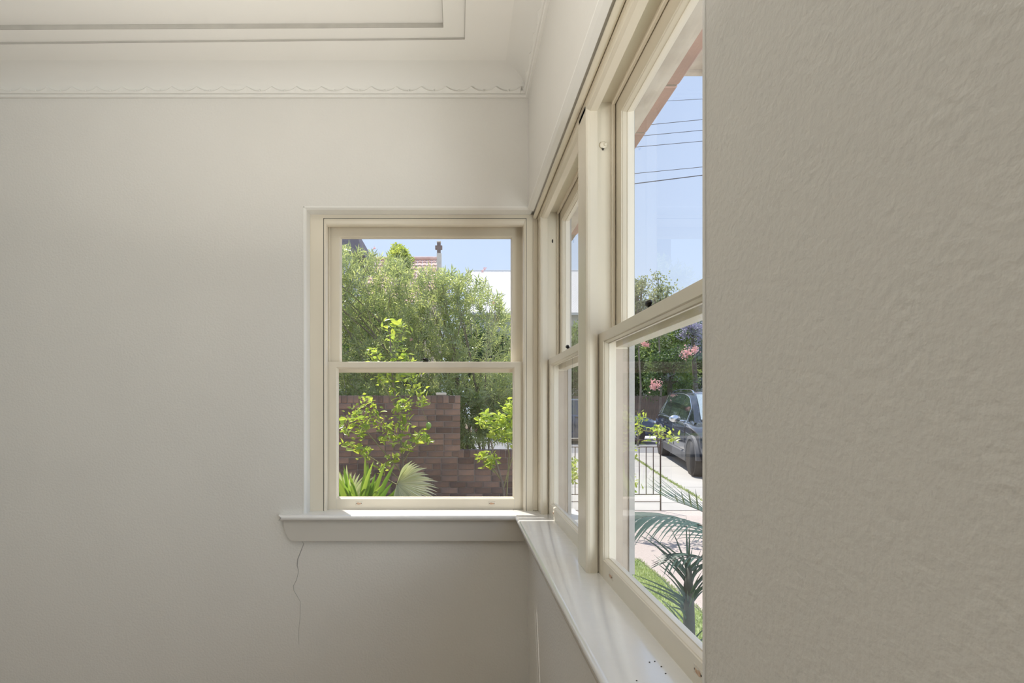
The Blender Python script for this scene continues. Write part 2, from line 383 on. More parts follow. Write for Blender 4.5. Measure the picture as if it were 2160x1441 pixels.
while x > -4.45:
    o = bpy.data.objects.new('scallop', mb_); C.objects.link(o); o.parent = tb; o.location = (x, D, R(1.288)); x -= PW
obj('scallop_end', MB().box(.249,.272,D-.0165,D-.006,R(1.288),R(1.300)), M['cove'], tb)
y = D-.0165-PW/2
while y > .2:
    o = bpy.data.objects.new('scallop', mr_); C.objects.link(o); o.parent = tr_; o.location = (XR, y, R(1.288)); y -= PW
# ---------------------------------------------------------------- windows
def mapb(u, w, z): return (u, D+w, R(z))
def mapr(u, w, z): return (XR+w, u, R(z))
def lbox(b, fn, u0, u1, w0, w1, z0, z1, c=0):
    t = MB().box(u0, u1, w0, w1, z0, z1, c); b.add([fn(*p) for p in t.v], t.f)
def ring(b, fn, steps):
    """steps: list of (u0,u1,z0,z1,w); consecutive rectangles joined, last back to the first"""
    v = []
    for (u0,u1,z0_,z1_,w) in steps: v += [fn(u0,w,z0_), fn(u1,w,z0_), fn(u1,w,z1_), fn(u0,w,z1_)]
    n_ = len(steps); f = []
    for i in range(n_):
        j = (i+1) % n_
        for k in range(4): f.append((4*i+k, 4*i+(k+1)%4, 4*j+(k+1)%4, 4*j+k))
    b.add(v, f)
def sash(name, root, fn, u0, u1, z0_, z1_, w0, fs, ft, fb, label):
    """fs, ft, fb: flat face widths of stiles, top rail, bottom rail"""
    th = .033
    def rect(i, w): return (u0+fs+i, u1-fs-i, z0_+fb+i, z1_-ft-i, w)
    b = MB()
    ring(b, fn, [(u0,u1,z0_,z1_,w0+.001),(u0+.001,u1-.001,z0_+.001,z1_-.001,w0), rect(0,w0), rect(.0008,w0+.0022), rect(.0025,w0+.003), rect(.0050,w0+.0085), rect(.0055,w0+.013),
                 rect(.0075,w0+.0135), rect(.0075,w0+.019), rect(.001,w0+th), (u0,u1,z0_,z1_,w0+th)])
    s = obj(name, b, M['wood'], root); tag(s, label); smooth_angle(s, 25)
    g = MB(); r = rect(.0045, 0); lbox(g, fn, r[0], r[1], w0+.0145, w0+.0175, r[2], r[3])
    obj('pane', g, M['glass'], s)
    return s
def rail_joint(b, fn, u, z0_, z1_, w0): lbox(b, fn, u-.0004, u+.0004, w0-.0003, w0+.002, z0_, z1_)
def window(num, fn, u0, u1, f0, label, zl=.205, zt=.806, umid_lock=True):
    root = thing('window_%d' % num, label, 'window', fn((u0+u1)/2, f0, SILL), kind='structure')
    w_l, w_u, w_e = f0+.033, f0+.078, f0+.126
    # box frame: pulley stiles, head lining, outer sill
    b = MB()
    for (a, c_) in ((u0-.018, u0-.001), (u1+.001, u1+.018)):
        lbox(b, fn, a, c_, f0+.003, w_e-.001, SILL-.004, HT)
    lbox(b, fn, u0-.018, u1+.018, f0+.003, w_e-.001, zt+.002, HT+.02)
    b.prism([(f0+.060,SILL-.001),(f0+.100,SILL-.004),(w_e+.045,SILL-.082),(w_e+.045,SILL-.10),(f0+.060,SILL-.05)], lambda p,a: fn(a,p[0],p[1]), u0-.018, u1+.018)
    obj('frame', b, M['wood'], root)
    b = MB()      # outside linings
    for (a, c_) in ((u0-.016, u0-.0004), (u1+.0004, u1+.016)):
        lbox(b, fn, a, c_, w_l+.0335, w_e-.013, SILL-.004, .160); lbox(b, fn, a, c_, w_u+.0335, w_e-.013, .160, HT)
    obj('outer_jamb', b, M['extbeige'], root); b = MB()
    for (a, c_) in ((u0-.016, u0+.006), (u1-.006, u1+.016)):
        lbox(b, fn, a, c_, w_e-.014, w_e, SILL-.004, HT)
    lbox(b, fn, u0-.016, u1+.016, w_e-.014, w_e, zt-.016, HT)
    obj('outer_lining', b, M['ext'], root)
    b = MB()      # inner stop bead, mitred, rounded
    st = .008; sb = SILL
    ring_steps = [(u0-.004,u1+.004,f0+.000), (u0+st-.004,u1-st+.004,f0+.000), (u0+st-.001,u1-st+.001,f0+.004), (u0+st,u1-st,f0+.009), (u0+st,u1-st,f0+.028), (u0-.004,u1+.004,f0+.028)]
    prof_ = [(-.004,0),(st-.005,-.001),(st-.0015,.003),(st,.009),(st,.028),(-.004,.028)]
    def vert(side):
        uu = (lambda i: u0+i) if side == 0 else (lambda i: u1-i)
        v = []
        for (i, w) in prof_: v += [fn(uu(i), f0+w, sb), fn(uu(i), f0+w, zt-max(i,0)*3.2)]
        n_ = len(prof_); b.add(v, [(2*i,2*i+1,2*((i+1)%n_)+1,2*((i+1)%n_)) for i in range(n_)])
    vert(0); vert(1)
    v = []
    for (i, w) in prof_:
        zz = zt-i*3.2 if i > 0 else zt+.004
        v += [fn(u0+max(i,-.004), f0+w, zz), fn(u1-max(i,-.004), f0+w, zz)]
    n_ = len(prof_); b.add(v, [(2*i,2*i+1,2*((i+1)%n_)+1,2*((i+1)%n_)) for i in range(n_)])
    obj('stop_bead', b, M['wood'], root)
    b = MB()      # parting bead
    for (a, c_) in ((u0-.001, u0+.007), (u1-.007, u1+.001)): lbox(b, fn, a, c_, f0+.0665, f0+.0755, .205, zt, .002)
    lbox(b, fn, u0, u1, f0+.0665, f0+.0755, zt-.008, zt+.004, .002)
    obj('parting_bead', b, M['wood'], root)
    us = sash('upper_sash', root, fn, u0+.001, u1-.001, .163, zt, w_u, .0445, .047, .034, 'upper sliding sash with putty edged glass')
    ls = sash('lower_sash', root, fn, u0+.001, u1-.001, SILL-.001, zl, w_l, .041, .0235, .0455, 'lower sliding sash with deep bottom rail')
    b = MB()
    for u in (u0+.042, u1-.042): rail_joint(b, fn, u, SILL+.001, SILL+.043, w_l)
    obj('rail_joint', b, M['apron'], ls)
    # fastener on the meeting rail
    uc = (u0+u1)/2
    b = MB(); lbox(b, fn, uc-.020, uc+.020, w_l+.004, w_l+.024, zl-.0005, zl+.003, .001)
    t = MB().ellipsoid((0,0,0), (.013,.006,.0065), 10, 6)
    b.add([fn(uc-.002+p[0], w_l+.006+p[1], zl+.011+p[2]) for p in t.v], t.f)
    t = MB().tube([(0,0,0),(0,0,.010)], .004, 8); b.add([fn(uc+.008+p[0], w_l+.012+p[1], zl+.002+p[2]) for p in t.v], t.f)
    o = obj('sash_lock', b, M['dark'], ls); tag(o, 'black sash fastener'); smooth_angle(o)
    # two old catch plates on the bottom rail
    W_ = u1-u0
    for k, uu in enumerate((u0+W_*.165, u1-W_*.165)):
        b = MB(); lbox(b, fn, uu-.016, uu+.016, w_l-.0012, w_l+.003, SILL+.018, SILL+.034, .0012)
        pl_ = obj('catch_plate', b, M['plate'], ls)
        tag(pl_, 'chipped painted catch plate')
        b = MB()
        for dx in (-.0105, .0105):
            t = MB().tube([(0,-.0004,0),(0,.004,0)], .0018, 8); b.add([fn(uu+dx+p[0], w_l-.0013+p[1], SILL+.026+p[2]) for p in t.v], t.f)
        obj('screw_hole', b, M['gap'], ls)
        b = MB(); poly = [(-.009,-.003),(-.004,-.005),(.003,-.004),(.009,-.003),(.010,.002),(.004,.0015),(-.002,.004),(-.008,.003)]
        b.prism(poly, lambda p, a: fn(uu+p[0], a, SILL+.026+p[1]), w_l-.0018, w_l-.0006)
        obj('paint_chip', b, M['chip'], ls)
    return root
w1 = window(1, mapb, -.568, .281, .060, 'cream sash window in the wall facing the camera, brick wall and bushes outside')
w2 = window(2, mapr, 1.426, 2.098, .050, 'narrow slice of sash window between the room corner and the mullion post')
w3 = window(3, mapr, .672, 1.346, .050, 'large near sash window showing the parked car and the palm', zl=.198)
# casings
b = MB()
lbox(b, mapb, -.6285, -.571, .060, .075, SILL, HT+.0005)
lbox(b, mapb, -.5712, .284, .0603, .0747, .807, HT-.0003)
lbox(b, mapb, .284, .312, .060, .080, SILL, HT)
lbox(b, mapb, .3125, .3345, .058, .080, SILL, HT, .004)
obj('casing', b, M['wood'], w1)
b = MB()          # dark joint between casing and stop bead
lbox(b, mapb, -.5722, -.570, .0595, .070, SILL, .807); lbox(b, mapb, .283, .285, .0595, .07, SILL, .807); lbox(b, mapb, -.571, .284, .0595, .07, .8055, .8075)
obj('joint_gap', b, M['gap'], w1)
b = MB(); lbox(b, mapr, 1.3485, 1.4235, .0495, .1715, SILL, .8095, .0015)
mu = tag(S(obj('trim_4', b, M['wood'])), 'upright cream mullion post between the two side windows', 'mullion')
b = MB(); lbox(b, mapr, 1.3436, 1.3466, .0495, .056, SILL, .80)
obj('joint_gap', b, M['gap'], mu)
# pulley on the near face of the mullion
b = MB(); yk = 1.344; xk = (1273-CX)*yk/F; zk = -(306-CY)*yk/F
t = MB().ellipsoid((xk, yk, R(zk)), (.010,.0035,.010), 14, 6); b.add(t.v, t.f)
t = MB().ellipsoid((xk+.004, yk-.004, R(zk)), (.0045,.004,.0045), 10, 6); b.add(t.v, t.f)
o = obj('sash_pulley', b, M['wood'], mu); tag(o, 'painted round sash pulley'); smooth_angle(o)
obj('cord_hole', MB().prism([(-.0055,-.007),(.003,-.008),(-.0005,-.014)], lambda p,a:(xk+p[0],a,R(zk)+p[1]), yk-.0015, yk+.002), M['gap'], mu)
yk2 = 2.0975; xk2 = .384
b = MB(); b.box(xk2-.003, xk2+.002, yk2-.001, yk2+.002, R(-(512-CY)*yk2/F), R(-(505-CY)*yk2/F), .001)
obj('cord_hole', b, M['gap'], w2)
# corner post
b = MB(); b.box(.3345, .460, 2.0995, 2.286, R(SILL), R(.81), .0012)
cp = tag(S(obj('trim_5', b, M['wood'])), 'cream corner post where the small window meets the side windows', 'post')
# head casing and roll above the side windows
b = MB()
b.box(.331, .3355, YN, 2.17, R(.800), R(HT+.004))
b.tube([(.321, YN, R(.812)), (.321, 2.163, R(.812))], .009, 12)
b.box(.3335, .366, YN, 2.163, R(.786), R(.81), .003)
o = tag(S(obj('trim_6', b, M['woodx'])), 'moulded cream head rail running above the two side windows', 'moulding'); smooth_angle(o, 40)
# near jamb casing of window 3 (behind the wall edge)
obj('casing', MB().box(.334, .40, YN+.001, .654, R(SILL), R(.80), .002), M['wood'], w3)
# stools
def stool_prof(front, back, side):
    p = [(back, SILL), (front+.010, SILL)]
    for k in range(1, 9):
        a = math.pi/2 + math.pi*k/9*1.0
        p.append((front+.0115+.0115*math.cos(a), SILL-.0115+.0115*math.sin(a)))
    p += [(front+.0115, SILL-.023), (back, SILL-.023)]
    return p
t3 = thing('trim_3', 'glossy white window sill running under the two side windows', 'sill', (XR, 1.3, R(SILL)), kind='structure')
XF = .226; YB = 2.066
b = MB(); pr = stool_prof(XF, .3675, 0)
b.prism(pr, lambda p,a:(p[0], a if a < 1 else min(2.19, 2.19), R(p[1])), .50, 2.19)
o = obj('stool', b, M['stool'], t3); smooth_angle(o, 30)
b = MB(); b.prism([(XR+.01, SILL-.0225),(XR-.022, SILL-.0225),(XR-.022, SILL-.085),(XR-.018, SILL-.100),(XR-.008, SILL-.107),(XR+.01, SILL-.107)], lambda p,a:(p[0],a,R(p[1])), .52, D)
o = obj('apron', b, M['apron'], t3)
# back stool: rounded left end
b = MB(); pr = stool_prof(YB, 2.197, 0)
def bs(p, a):
    y_, z_ = p
    if a < -.5:
        xx = -.716 - .028*max(0, min(1, (y_-YB)/.03))**.5
        if z_ < SILL-.004: xx += .0
        return (xx, y_, R(z_))
    return (a, y_, R(z_))
b.prism(pr, bs, -1, XF+.006)
o = obj('stool', b, M['stool'], w1); smooth_angle(o, 30)
b = MB(); poly = [(-.714,SILL-.0225),(-.7135,SILL-.045),(-.709,SILL-.066),(-.701,SILL-.085),(-.690,SILL-.100),(-.676,SILL-.107),(.27,SILL-.107),(.27,SILL-.0225)]
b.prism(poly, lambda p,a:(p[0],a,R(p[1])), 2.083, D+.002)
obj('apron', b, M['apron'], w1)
# dead insects / flakes on the sill
for (px_, py_) in ((1370,1398),(1381,1396),(1395,1407),(1404,1422),(1343,1437)):
    Yk = .428*F/(py_-CY); p = PX(px_, py_, Yk)
    b = MB().ellipsoid((p.x, p.y, R(SILL)+.0008), (.0016, .0007, .0008), 6, 4)
    obj('paint_fleck', b, M['gap'], t3)
# ---------------------------------------------------------------- outside of the house
hb = thing('trim_7', 'red brick window head and pale soffit outside above the side windows', 'lintel', (.5, 1.3, R(.82)), kind='structure')
obj('soffit_board', MB().box(.462, .519, .3, 2.4, R(.812), R(.8195)), M['soffit'], hb)
y = .30; 
bm_ = MB().box(-.048, .048, -.108, .108, 0, .22, .004).mesh('brick'); bm_.materials.append(M['housebrick'])
while y < 2.5:
    o = bpy.data.objects.new('brick', bm_); C.objects.link(o); o.parent = hb; o.location = (.509-.5, y-1.3, random.uniform(0,.003)); y += .222
obj('mortar_joint', MB().box(.464,.552,.2,2.5,R(.823),R(1.03)), M['mortar'], hb)
b = MB().box(.525, .545, -2.6, 2.36, -.1, R(SILL-.16)); b.box(.525,.545,.16,.55,R(SILL-.06),R(.8)); b.box(.525,.6,-2.6,2.4,R(1.03),R(1.75))
b.box(-4.6,-.66,2.343,2.36,-.1,R(1.75)); b.box(-.66,.56,2.343,2.36,-.1,R(SILL-.06)); b.box(-.66,.6,2.343,2.40,R(.86),R(1.75))
tag(S(obj('wall_outside', b, M['housebrick'])), 'red brick outer face of the house below the window sills', 'wall')
b = MB(); b.box(-4.8, 1.30, -2.7, 2.66, R(1.76), R(1.80)); b.box(1.28,1.31,-2.7,2.68,R(1.70),R(1.86)); b.box(-4.8,1.31,2.65,2.68,R(1.745),R(1.86))
tag(S(obj('roof_eave', b, M['soffit'])), 'pale weathered eave seen at the top corner of the near window', 'eave')
# ---------------------------------------------------------------- ground
GZ = [( -6,-1.35),(6.9,-1.35),(8.6,-1.305),(9.75,-1.27),(10.9,-1.21),(13.0,-1.105),(18.5,-1.10),(60,-1.0)]
def gz(y):
    for (a, za), (c_, zc) in zip(GZ, GZ[1:]):
        if y <= c_: return R(za+(zc-za)*max(0,(y-a))/(c_-a))
    return R(GZ[-1][1])
def slab(name, x0, x1, y0, y1, m, parent=None, up=0.0, th=.12, gap=0):
    """x0,x1 may be functions of y"""
    fx0 = x0 if callable(x0) else (lambda y: x0); fx1 = x1 if callable(x1) else (lambda y: x1)
    ys = sorted(set([y0+gap, y1-gap]+[g[0] for g in GZ if y0 < g[0] < y1]))
    v = []; f = []
    for y_ in ys:
        z = gz(y_)+up
        v += [(fx0(y_)+gap,y_,z),(fx1(y_)-gap,y_,z),(fx1(y_)-gap,y_,z-th),(fx0(y_)+gap,y_,z-th)]
    for i in range(len(ys)-1):
        k = 4*i
        for j in range(4): f.append((k+j,k+(j+1)%4,k+4+(j+1)%4,k+4+j))
    f += [(0,1,2,3), tuple(range(4*len(ys)-4,4*len(ys)))[::-1]]
    return obj(name, MB().add(v, f), m, parent)
tag(S(slab('ground', -14, 26, -4, 58, M['soil'], up=-.10)), 'brown earth under the garden beds', 'ground')
tag(S(slab('garden_bed', -8, .60, 2.40, 7.3, M['soil'], up=-.01, th=.09)), 'planted earth bed between the house and the garden wall', 'garden bed')
slab_l = tag(S(slab('lawn', .61, 1.62, -2.0, 4.62, M['lawn'], up=-.005, th=.09)), 'strip of green lawn beside the palm', 'lawn')
gp = tag(S(slab('path', 1.63, 8, -2.0, 4.63, M['gravel'], up=-.005, th=.09)), 'pinkish pebbled path between the lawn and the concrete', 'path')
slab('cross_path', 1.02, 8, 4.63, 6.86, M['gravel'], up=-.005, th=.09).parent = gp
# concrete footpath and driveway slabs
cpv = thing('concrete_pavement', 'pale concrete driveway and footpath slabs under the dark car', 'pavement', (3, 6.9, gz(6.9)), kind='structure')
jx = lambda y: 3.55+ (y-7.3)*.128
rows = [6.87, 7.35, 8.6, 10.9, 13.0]
for r0, r1 in zip(rows, rows[1:]):
    for (a, c_) in ((-2.0, jx), (jx, 8.6), (8.6, 14)):
        slab('paving_slab', a, c_, r0, r1, M['concrete'], cpv, up=0, gap=.009)
tag(S(slab('road', -14, 26, 13.0, 18.4, M['asphalt'], up=-.03, th=.06)), 'grey asphalt street beyond the footpath', 'road')
tag(S(slab('far_kerb', -14, 26, 18.4, 20.2, M['roadline'], up=.06, th=.15)), 'pale kerb and footpath on the far side of the street', 'kerb')
tag(slab('verge_grass', -14, 26, 20.2, 22.5, M['lawn'], up=.06, th=.15), 'yellow-green verge on the far side of the street', 'verge', kind='structure')
# ---- leaf clouds
def leaf_cloud(P, T, L, Wd, N_=None, fold=.25):
    """P base (n,3), T directions (n,3); returns mesh of 4-vert folded leaves"""
    n_ = len(P); T = T/np.linalg.norm(T,axis=1,keepdims=True)
    U = N_ if N_ is not None else rng.normal(size=(n_,3))
    S_ = np.cross(T,U); S_ /= np.linalg.norm(S_,axis=1,keepdims=True)+1e-9; Nn = np.cross(S_,T)
    L = np.asarray(L).reshape(-1,1)*np.ones((n_,1)); Wd = np.asarray(Wd).reshape(-1,1)*np.ones((n_,1))
    a = P; c_ = P+T*L-Nn*L*.12; m_ = P+T*L*.45
    l = m_+S_*Wd*.5+Nn*Wd*fold; r = m_-S_*Wd*.5+Nn*Wd*fold
    V = np.stack([a,l,c_,r],axis=1).reshape(-1,3)
    i = np.arange(n_)*4
    Fc = np.stack([np.stack([i,i+1,i+2],1),np.stack([i,i+2,i+3],1)],1).reshape(-1,3)
    return V, Fc
def np_mesh(name, V, Fc, m, off=(0,0,0)):
    me = bpy.data.meshes.new(name); V = V-np.array(off)
    me.vertices.add(len(V)); me.vertices.foreach_set('co', V.astype(np.float32).ravel())
    k = Fc.shape[1]; me.loops.add(Fc.size); me.loops.foreach_set('vertex_index', Fc.astype(np.int32).ravel())
    me.polygons.add(len(Fc)); me.polygons.foreach_set('loop_start', (np.arange(len(Fc))*k).astype(np.int32))
    me.update(calc_edges=True); me.materials.append(m); return me
def tocam_blade():
    pass
# lawn blades
n_ = 32000
P = np.stack([rng.uniform(.65,1.64,n_), rng.uniform(1.2,4.64,n_), np.full(n_, R(-1.356))],1)
T = rng.normal(size=(n_,3))*.45; T[:,2] = 1
V, Fc = leaf_cloud(P, T, rng.uniform(.014,.030,n_), .004)
o = bpy.data.objects.new('grass', np_mesh('grass', V, Fc, M['grass'])); C.objects.link(o)
tag(o, 'short bright green grass of the lawn below the palm', 'grass', kind='stuff')
n_ = 1500; yy = rng.uniform(7.0,12.6,n_)
P = np.stack([np.array([jx(y) for y in yy])+rng.normal(size=n_)*.02, yy, np.array([gz(y) for y in yy])-.01],1)
T = rng.normal(size=(n_,3))*.7; T[:,2] = 1
V, Fc = leaf_cloud(P, T, rng.uniform(.02,.05,n_), .010)
o = bpy.data.objects.new('joint_grass', np_mesh('joint_grass', V, Fc, M['grass'])); C.objects.link(o)
tag(o, 'weedy grass growing along the driveway joint in front of the car', 'grass', kind='stuff')
# ---------------------------------------------------------------- garden brick wall
YW = 7.35; G0 = R(-1.36)
bw = thing('brick_wall', 'dark brown brick garden wall with a stepped top behind the lime tree', 'wall', (-.5, YW, G0), kind='structure')
BH = .0857; BM = {}
def brick(x0, x1, z, hh, up=False, dep=.105):
    key = (round(x1-x0, 3), round(hh, 3))
    if key not in BM:
        hx = (x1-x0)/2; me = MB().box(-hx, hx, -dep/2, dep/2, 0, hh, .004).mesh('brick'); me.materials.append(M['brick']); BM[key] = me
    o = bpy.data.objects.new('brick', BM[key]); C.objects.link(o); o.parent = bw
    o.location = ((x0+x1)/2+.5, dep/2+random.uniform(-.004,.004), z-G0)
    o.rotation_euler = (0, random.uniform(-.004,.004), random.uniform(-.01,.01))
ztall = R(-(834-CY)*YW/F); zlow = R(-(949-CY)*YW/F)
XE = (971-CX)*YW/F
def rowlock(x0, x1, ztop, m=1):
    x = x1
    while x > x0: brick(x-.076, x, ztop-.110, .108); x -= .0857
rowlock(-2.05, XE, ztall); rowlock(XE+.01, 1.18, zlow)
def course(x0, x1, z, k, header=.3):
    x = x1 - (0 if k % 2 else .12)
    if k % 2 == 0: brick(x+.008, x1, z, .076)
    while x > x0:
        if random.random() < header: brick(x-.112, x-.002, z, .076); x -= .12
        else: brick(x-.230, x-.002, z, .076); x -= .24
z = zlow-.110-BH; k = 0
while z > G0-.02: course(-2.05, 1.18, z, k, .08); z -= BH; k += 1
z = ztall-.110-BH; k = 0
while z > zlow-.110-.01: course(-2.05, XE, z, k, .40); z -= BH; k += 1
b = MB(); b.box(-2.3, XE-.008, YW+.009, YW+.20, G0, ztall-.006); b.box(XE-.01, 1.17, YW+.009, YW+.20, G0, zlow-.006)
obj('mortar', b, M['mortar'], bw)
b = MB().box(.0-.33,-.33+.15,YW+.02,YW+.13,ztall+.001,ztall+.04,.008)
tag(obj('loose_brick', b, M['creamstone']), 'broken pale brick lying on top of the tall garden wall', 'brick')
# ---------------------------------------------------------------- wire fence
YFn = 6.85
wf = thing('wire_fence', 'low rusty iron fence in front of the driveway', 'fence', (2, YFn, gz(YFn)))
def hrail(py, x0, x1, r=.006): return MB().tube([(x0, YFn, PX(0,py,YFn).z), ((x0+x1)/2, YFn, PX(0,py,YFn).z-.004), (x1, YFn, PX(0,py,YFn).z)], r, 6)
xe = (1393-CX)*YFn/F
for py_ in (928, 943, 1043, 1058): obj('rail', hrail(py_, 1.22, xe), M['wire'], wf)
obj('post', MB().tube([(xe,YFn,PX(0,926,YFn).z),(xe+.003,YFn,gz(YFn)-.05)], .010, 8), M['wire'], wf)
obj('post', MB().tube([(1.22,YFn,PX(0,926,YFn).z),(1.22,YFn,gz(YFn)-.05)], .010, 8), M['wire'], wf)
x = xe-.095
while x > 1.26:
    j = random.uniform(-.006,.006)
    obj('bar', MB().tube([(x,YFn,PX(0,943,YFn).z),(x+j,YFn,PX(0,1000,YFn).z),(x,YFn,PX(0,1043,YFn).z)], .0055, 6), M['wire'], wf); x -= .095
# ---------------------------------------------------------------- oleander
def ytop(px): return float(np.interp(px, [540,640,717,760,790,860,900,960,1000,1035,1060,1085,1110], [600,545,517,520,535,545,566,566,575,592,625,660,760]))
rt = thing('oleander_bush', 'large oleander bush with narrow grey-green leaves behind the brick wall', 'bush', (-.4, 8.6, gz(8.6)))
tips = []; sb = MB()
bases = [(-.9+1.5*random.random(), 8.4+.5*random.random()) for _ in range(15)]
stems = []
for i in range(34):
    bx, by = random.choice(bases); px_ = random.uniform(600, 1080); Yt = random.uniform(7.95, 9.2)
    py_ = ytop(px_)+random.uniform(10, 150); e_ = PX(px_, py_, Yt)
    s_ = Vector((bx, by, gz(8.6)-.02)); mid = s_.lerp(e_, .5)+Vector(((s_.x-e_.x)*.22,0,.15))
    pts_ = [((1-t)**2)*s_+2*t*(1-t)*mid+t*t*e_ for t in [k/7 for k in range(8)]]
    stems.append(pts_); sb.tube(pts_, [.022*(1-.75*k/7) for k in range(8)], 5)
obj('stems', sb, M['bark'], rt)
tw = MB(); Ps = []; Ts = []; Ls = []
allp = [p for s_ in stems for p in s_[2:]]
cnt = 0
while cnt < 2300:
    px_ = random.uniform(560, 1108); yt = ytop(px_)
    lo = 945 if px_ > 955 else 890
    py_ = yt+ (lo-yt)*random.random()**1.05
    if px_ > 1010 and py_ < 760 and random.random() < .45: continue
    Yt = random.uniform(7.75, 9.3)
    if px_ < 975 and Yt < 7.75: continue
    if py_ > 815 and px_ < 1120: Yt = random.uniform(7.68, 8.4)
    tip = PX(px_, py_, Yt); near = min(random.sample(allp, 24), key=lambda p: (p-tip).length)
    dirv = (tip-near); 
    if dirv.length < .05: continue
    dirv = (dirv.normalized()*.7+Vector((0,0,.75))+Vector((random.gauss(0,.35),random.gauss(0,.35),0))).normalized()
    if py_ > 860: dirv = (dirv+Vector((0,0,-1.3))).normalized()
    base = tip-dirv*.30
    if random.random() < .4: tw.tube([base-dirv*.1, tip], [.005,.002], 4, cap=False)
    for w_ in range(7):
        p = base.lerp(tip, .25+.75*w_/6); ph = random.random()*6.3
        for j in range(3):
            a = ph+j*2.1; o_ = dirv.orthogonal().normalized(); q_ = Matrix.Rotation(a, 3, dirv) @ o_
            Ps.append(p); Ts.append(dirv*random.uniform(.5,1.1)+q_*random.uniform(.6,1.0)+Vector((0,0,-.1))); Ls.append(random.uniform(.075,.125))
    tips.append(tip); cnt += 1
V, Fc = leaf_cloud(np.array(Ps), np.array(Ts), np.array(Ls), np.array(Ls)*.17)
o = obj('foliage', np_mesh('foliage', V, Fc, M['oleander'], rt.location), None, rt); o['kind'] = 'stuff'
obj('twigs', tw, M['bark'], rt)['kind'] = 'stuff'
def blossom(parent, c, s, m, name='flower', nP=22):
    P = np.array([c]*nP)+rng.normal(size=(nP,3))*s*.35; T = rng.normal(size=(nP,3)); 
    V, Fc = leaf_cloud(P, T, np.full(nP, s*(.6 if nP < 50 else .30)), np.full(nP, s*(.45 if nP < 50 else .26)))
    return obj(name, np_mesh(name, V, Fc, m, root_loc(parent)), None, parent)
for (px_, py_) in ((790,523),(1018,572),(915,570),(1041,640),(868,716),(1005,907),(1022,567)): blossom(rt, PX(px_, py_, 7.8), .028, M['pink'])
# ---------------------------------------------------------------- lime tree, single leaves
def leaf_mesh(name, L, Wd, m, fold=.18, droop=.15, segs=4, base_w=.0):
    v = []; f = []
    for i in range(segs+1):
        t = i/segs; w_ = Wd*.5*math.sin(math.pi*(t**.85))**.8 if 0 < t < 1 else base_w*Wd
        x_ = L*t; zc = -droop*L*t*t
        v += [(x_, w_, zc+fold*w_*2), (x_, 0, zc), (x_, -w_, zc+fold*w_*2)]
    for i in range(segs):
        k = 3*i; f += [(k,k+1,k+4,k+3),(k+1,k+2,k+5,k+4)]
    me = MB().add(v, f).mesh(name); me.materials.append(m); return me
def place_leaf(me, parent, p, d, name='leaf', s=1.0, roll=None):
    d = Vector(d).normalized(); q_ = d.to_track_quat('X', 'Z'); r = Matrix.Rotation(random.uniform(-.9,.9) if roll is None else roll, 4, 'X')
    o = bpy.data.objects.new(name, me); C.objects.link(o); o.parent = parent
    o.matrix_local = Matrix.Translation(Vector(p)-root_loc(parent)) @ q_.to_matrix().to_4x4() @ r @ Matrix.Scale(s, 4); return o
lime_me = leaf_mesh('leaf', .10, .052, M['lime'])
def lime(root, Yp, trunk, branches, clusters, per, limit=300, sz=1.0):
    b = MB(); b.tube([PX(*p, Yp) for p in trunk], [.016*(1-.5*i/len(trunk)) for i in range(len(trunk))], 6)
    obj('trunk', b, M['bark'], root)
    b = MB()
    for br in branches: b.tube([PX(x,y,Yp+(.0 if i == 0 else dy)) for i,(x,y,dy) in enumerate(br)], [.009*(1-.7*i/len(br)) for i in range(len(br))], 5)
    obj('branches', b, M['limestem'], root)
    cnt = 0
    for (x, y, r) in clusters:
        for k in range(per):
            if cnt >= limit: break
            c = PX(x+random.gauss(0,r), y+random.gauss(0,r*.8), Yp+random.gauss(0,.10))
            d = Vector((random.gauss(0,1), random.gauss(0,.8), random.uniform(-.2,.9)))
            place_leaf(lime_me, root, c, d, s=random.uniform(.7,1.25)*sz); cnt += 1
    Pq = []
    for (x, y, r) in clusters:
        for k in range(per+9): Pq.append(PX(x+random.gauss(0,r), y+random.gauss(0,r*.8), Yp+random.gauss(0,.12)))
    Pq = np.array(Pq); Tq = rng.normal(size=Pq.shape); Tq[:,2] += .5
    V, Fc = leaf_cloud(Pq, Tq, rng.uniform(.05,.085,len(Pq))*sz, .034*sz, fold=.15)
    o = obj('small_leaves', np_mesh('small_leaves', V, Fc, M['limefine'], root_loc(root)), None, root); o['kind'] = 'stuff'
YL = 6.3
lt = thing('lime_tree', 'young lime tree with bright yellow-green leaves and one hanging fruit', 'tree', tuple(PX(850,1078,YL)))
cl = [(825,690,9),(848,688,8),(833,722,11),(850,745,12),(795,762,11),(812,778,11),(868,765,8),(782,742,6),(800,800,10),(825,795,11),(848,800,11),(874,795,9),(882,822,9),(835,828,11),(862,850,9),
      (890,848,8),(775,845,9),(750,866,10),(790,868,10),(770,882,12),(742,886,10),(728,906,9),(797,888,10),(762,897,10),(820,905,8),(846,880,9),(842,862,8),(760,915,6),(737,940,7),(757,946,6),(772,962,7),
      (812,927,7),(835,930,8),(878,926,6),(890,923,5),(858,945,8),(903,931,5),(830,966,6),(805,990,6),(846,902,8)]
lime(lt, YL, [(850,1078),(850,975),(845,930),(838,870),(828,800),(822,700)],
     [[(850,975,0),(870,945,.02),(905,925,.05)],[(845,930,0),(815,900,.05),(790,870,-.05),(760,850,0)],[(838,870,0),(875,850,0),(892,845,.03)],[(850,1000,0),(790,930,-.1),(765,900,-.1)],
      [(850,1020,0),(815,985,0),(740,940,.1)],[(838,860,0),(800,800,.1),(785,750,.1)],[(828,800,0),(862,770,0),(870,750,0)],[(845,930,0),(852,900,0),(846,862,0)],[(850,1030,0),(815,1010,0),(832,967,.0)]],
     cl, 7, 290)
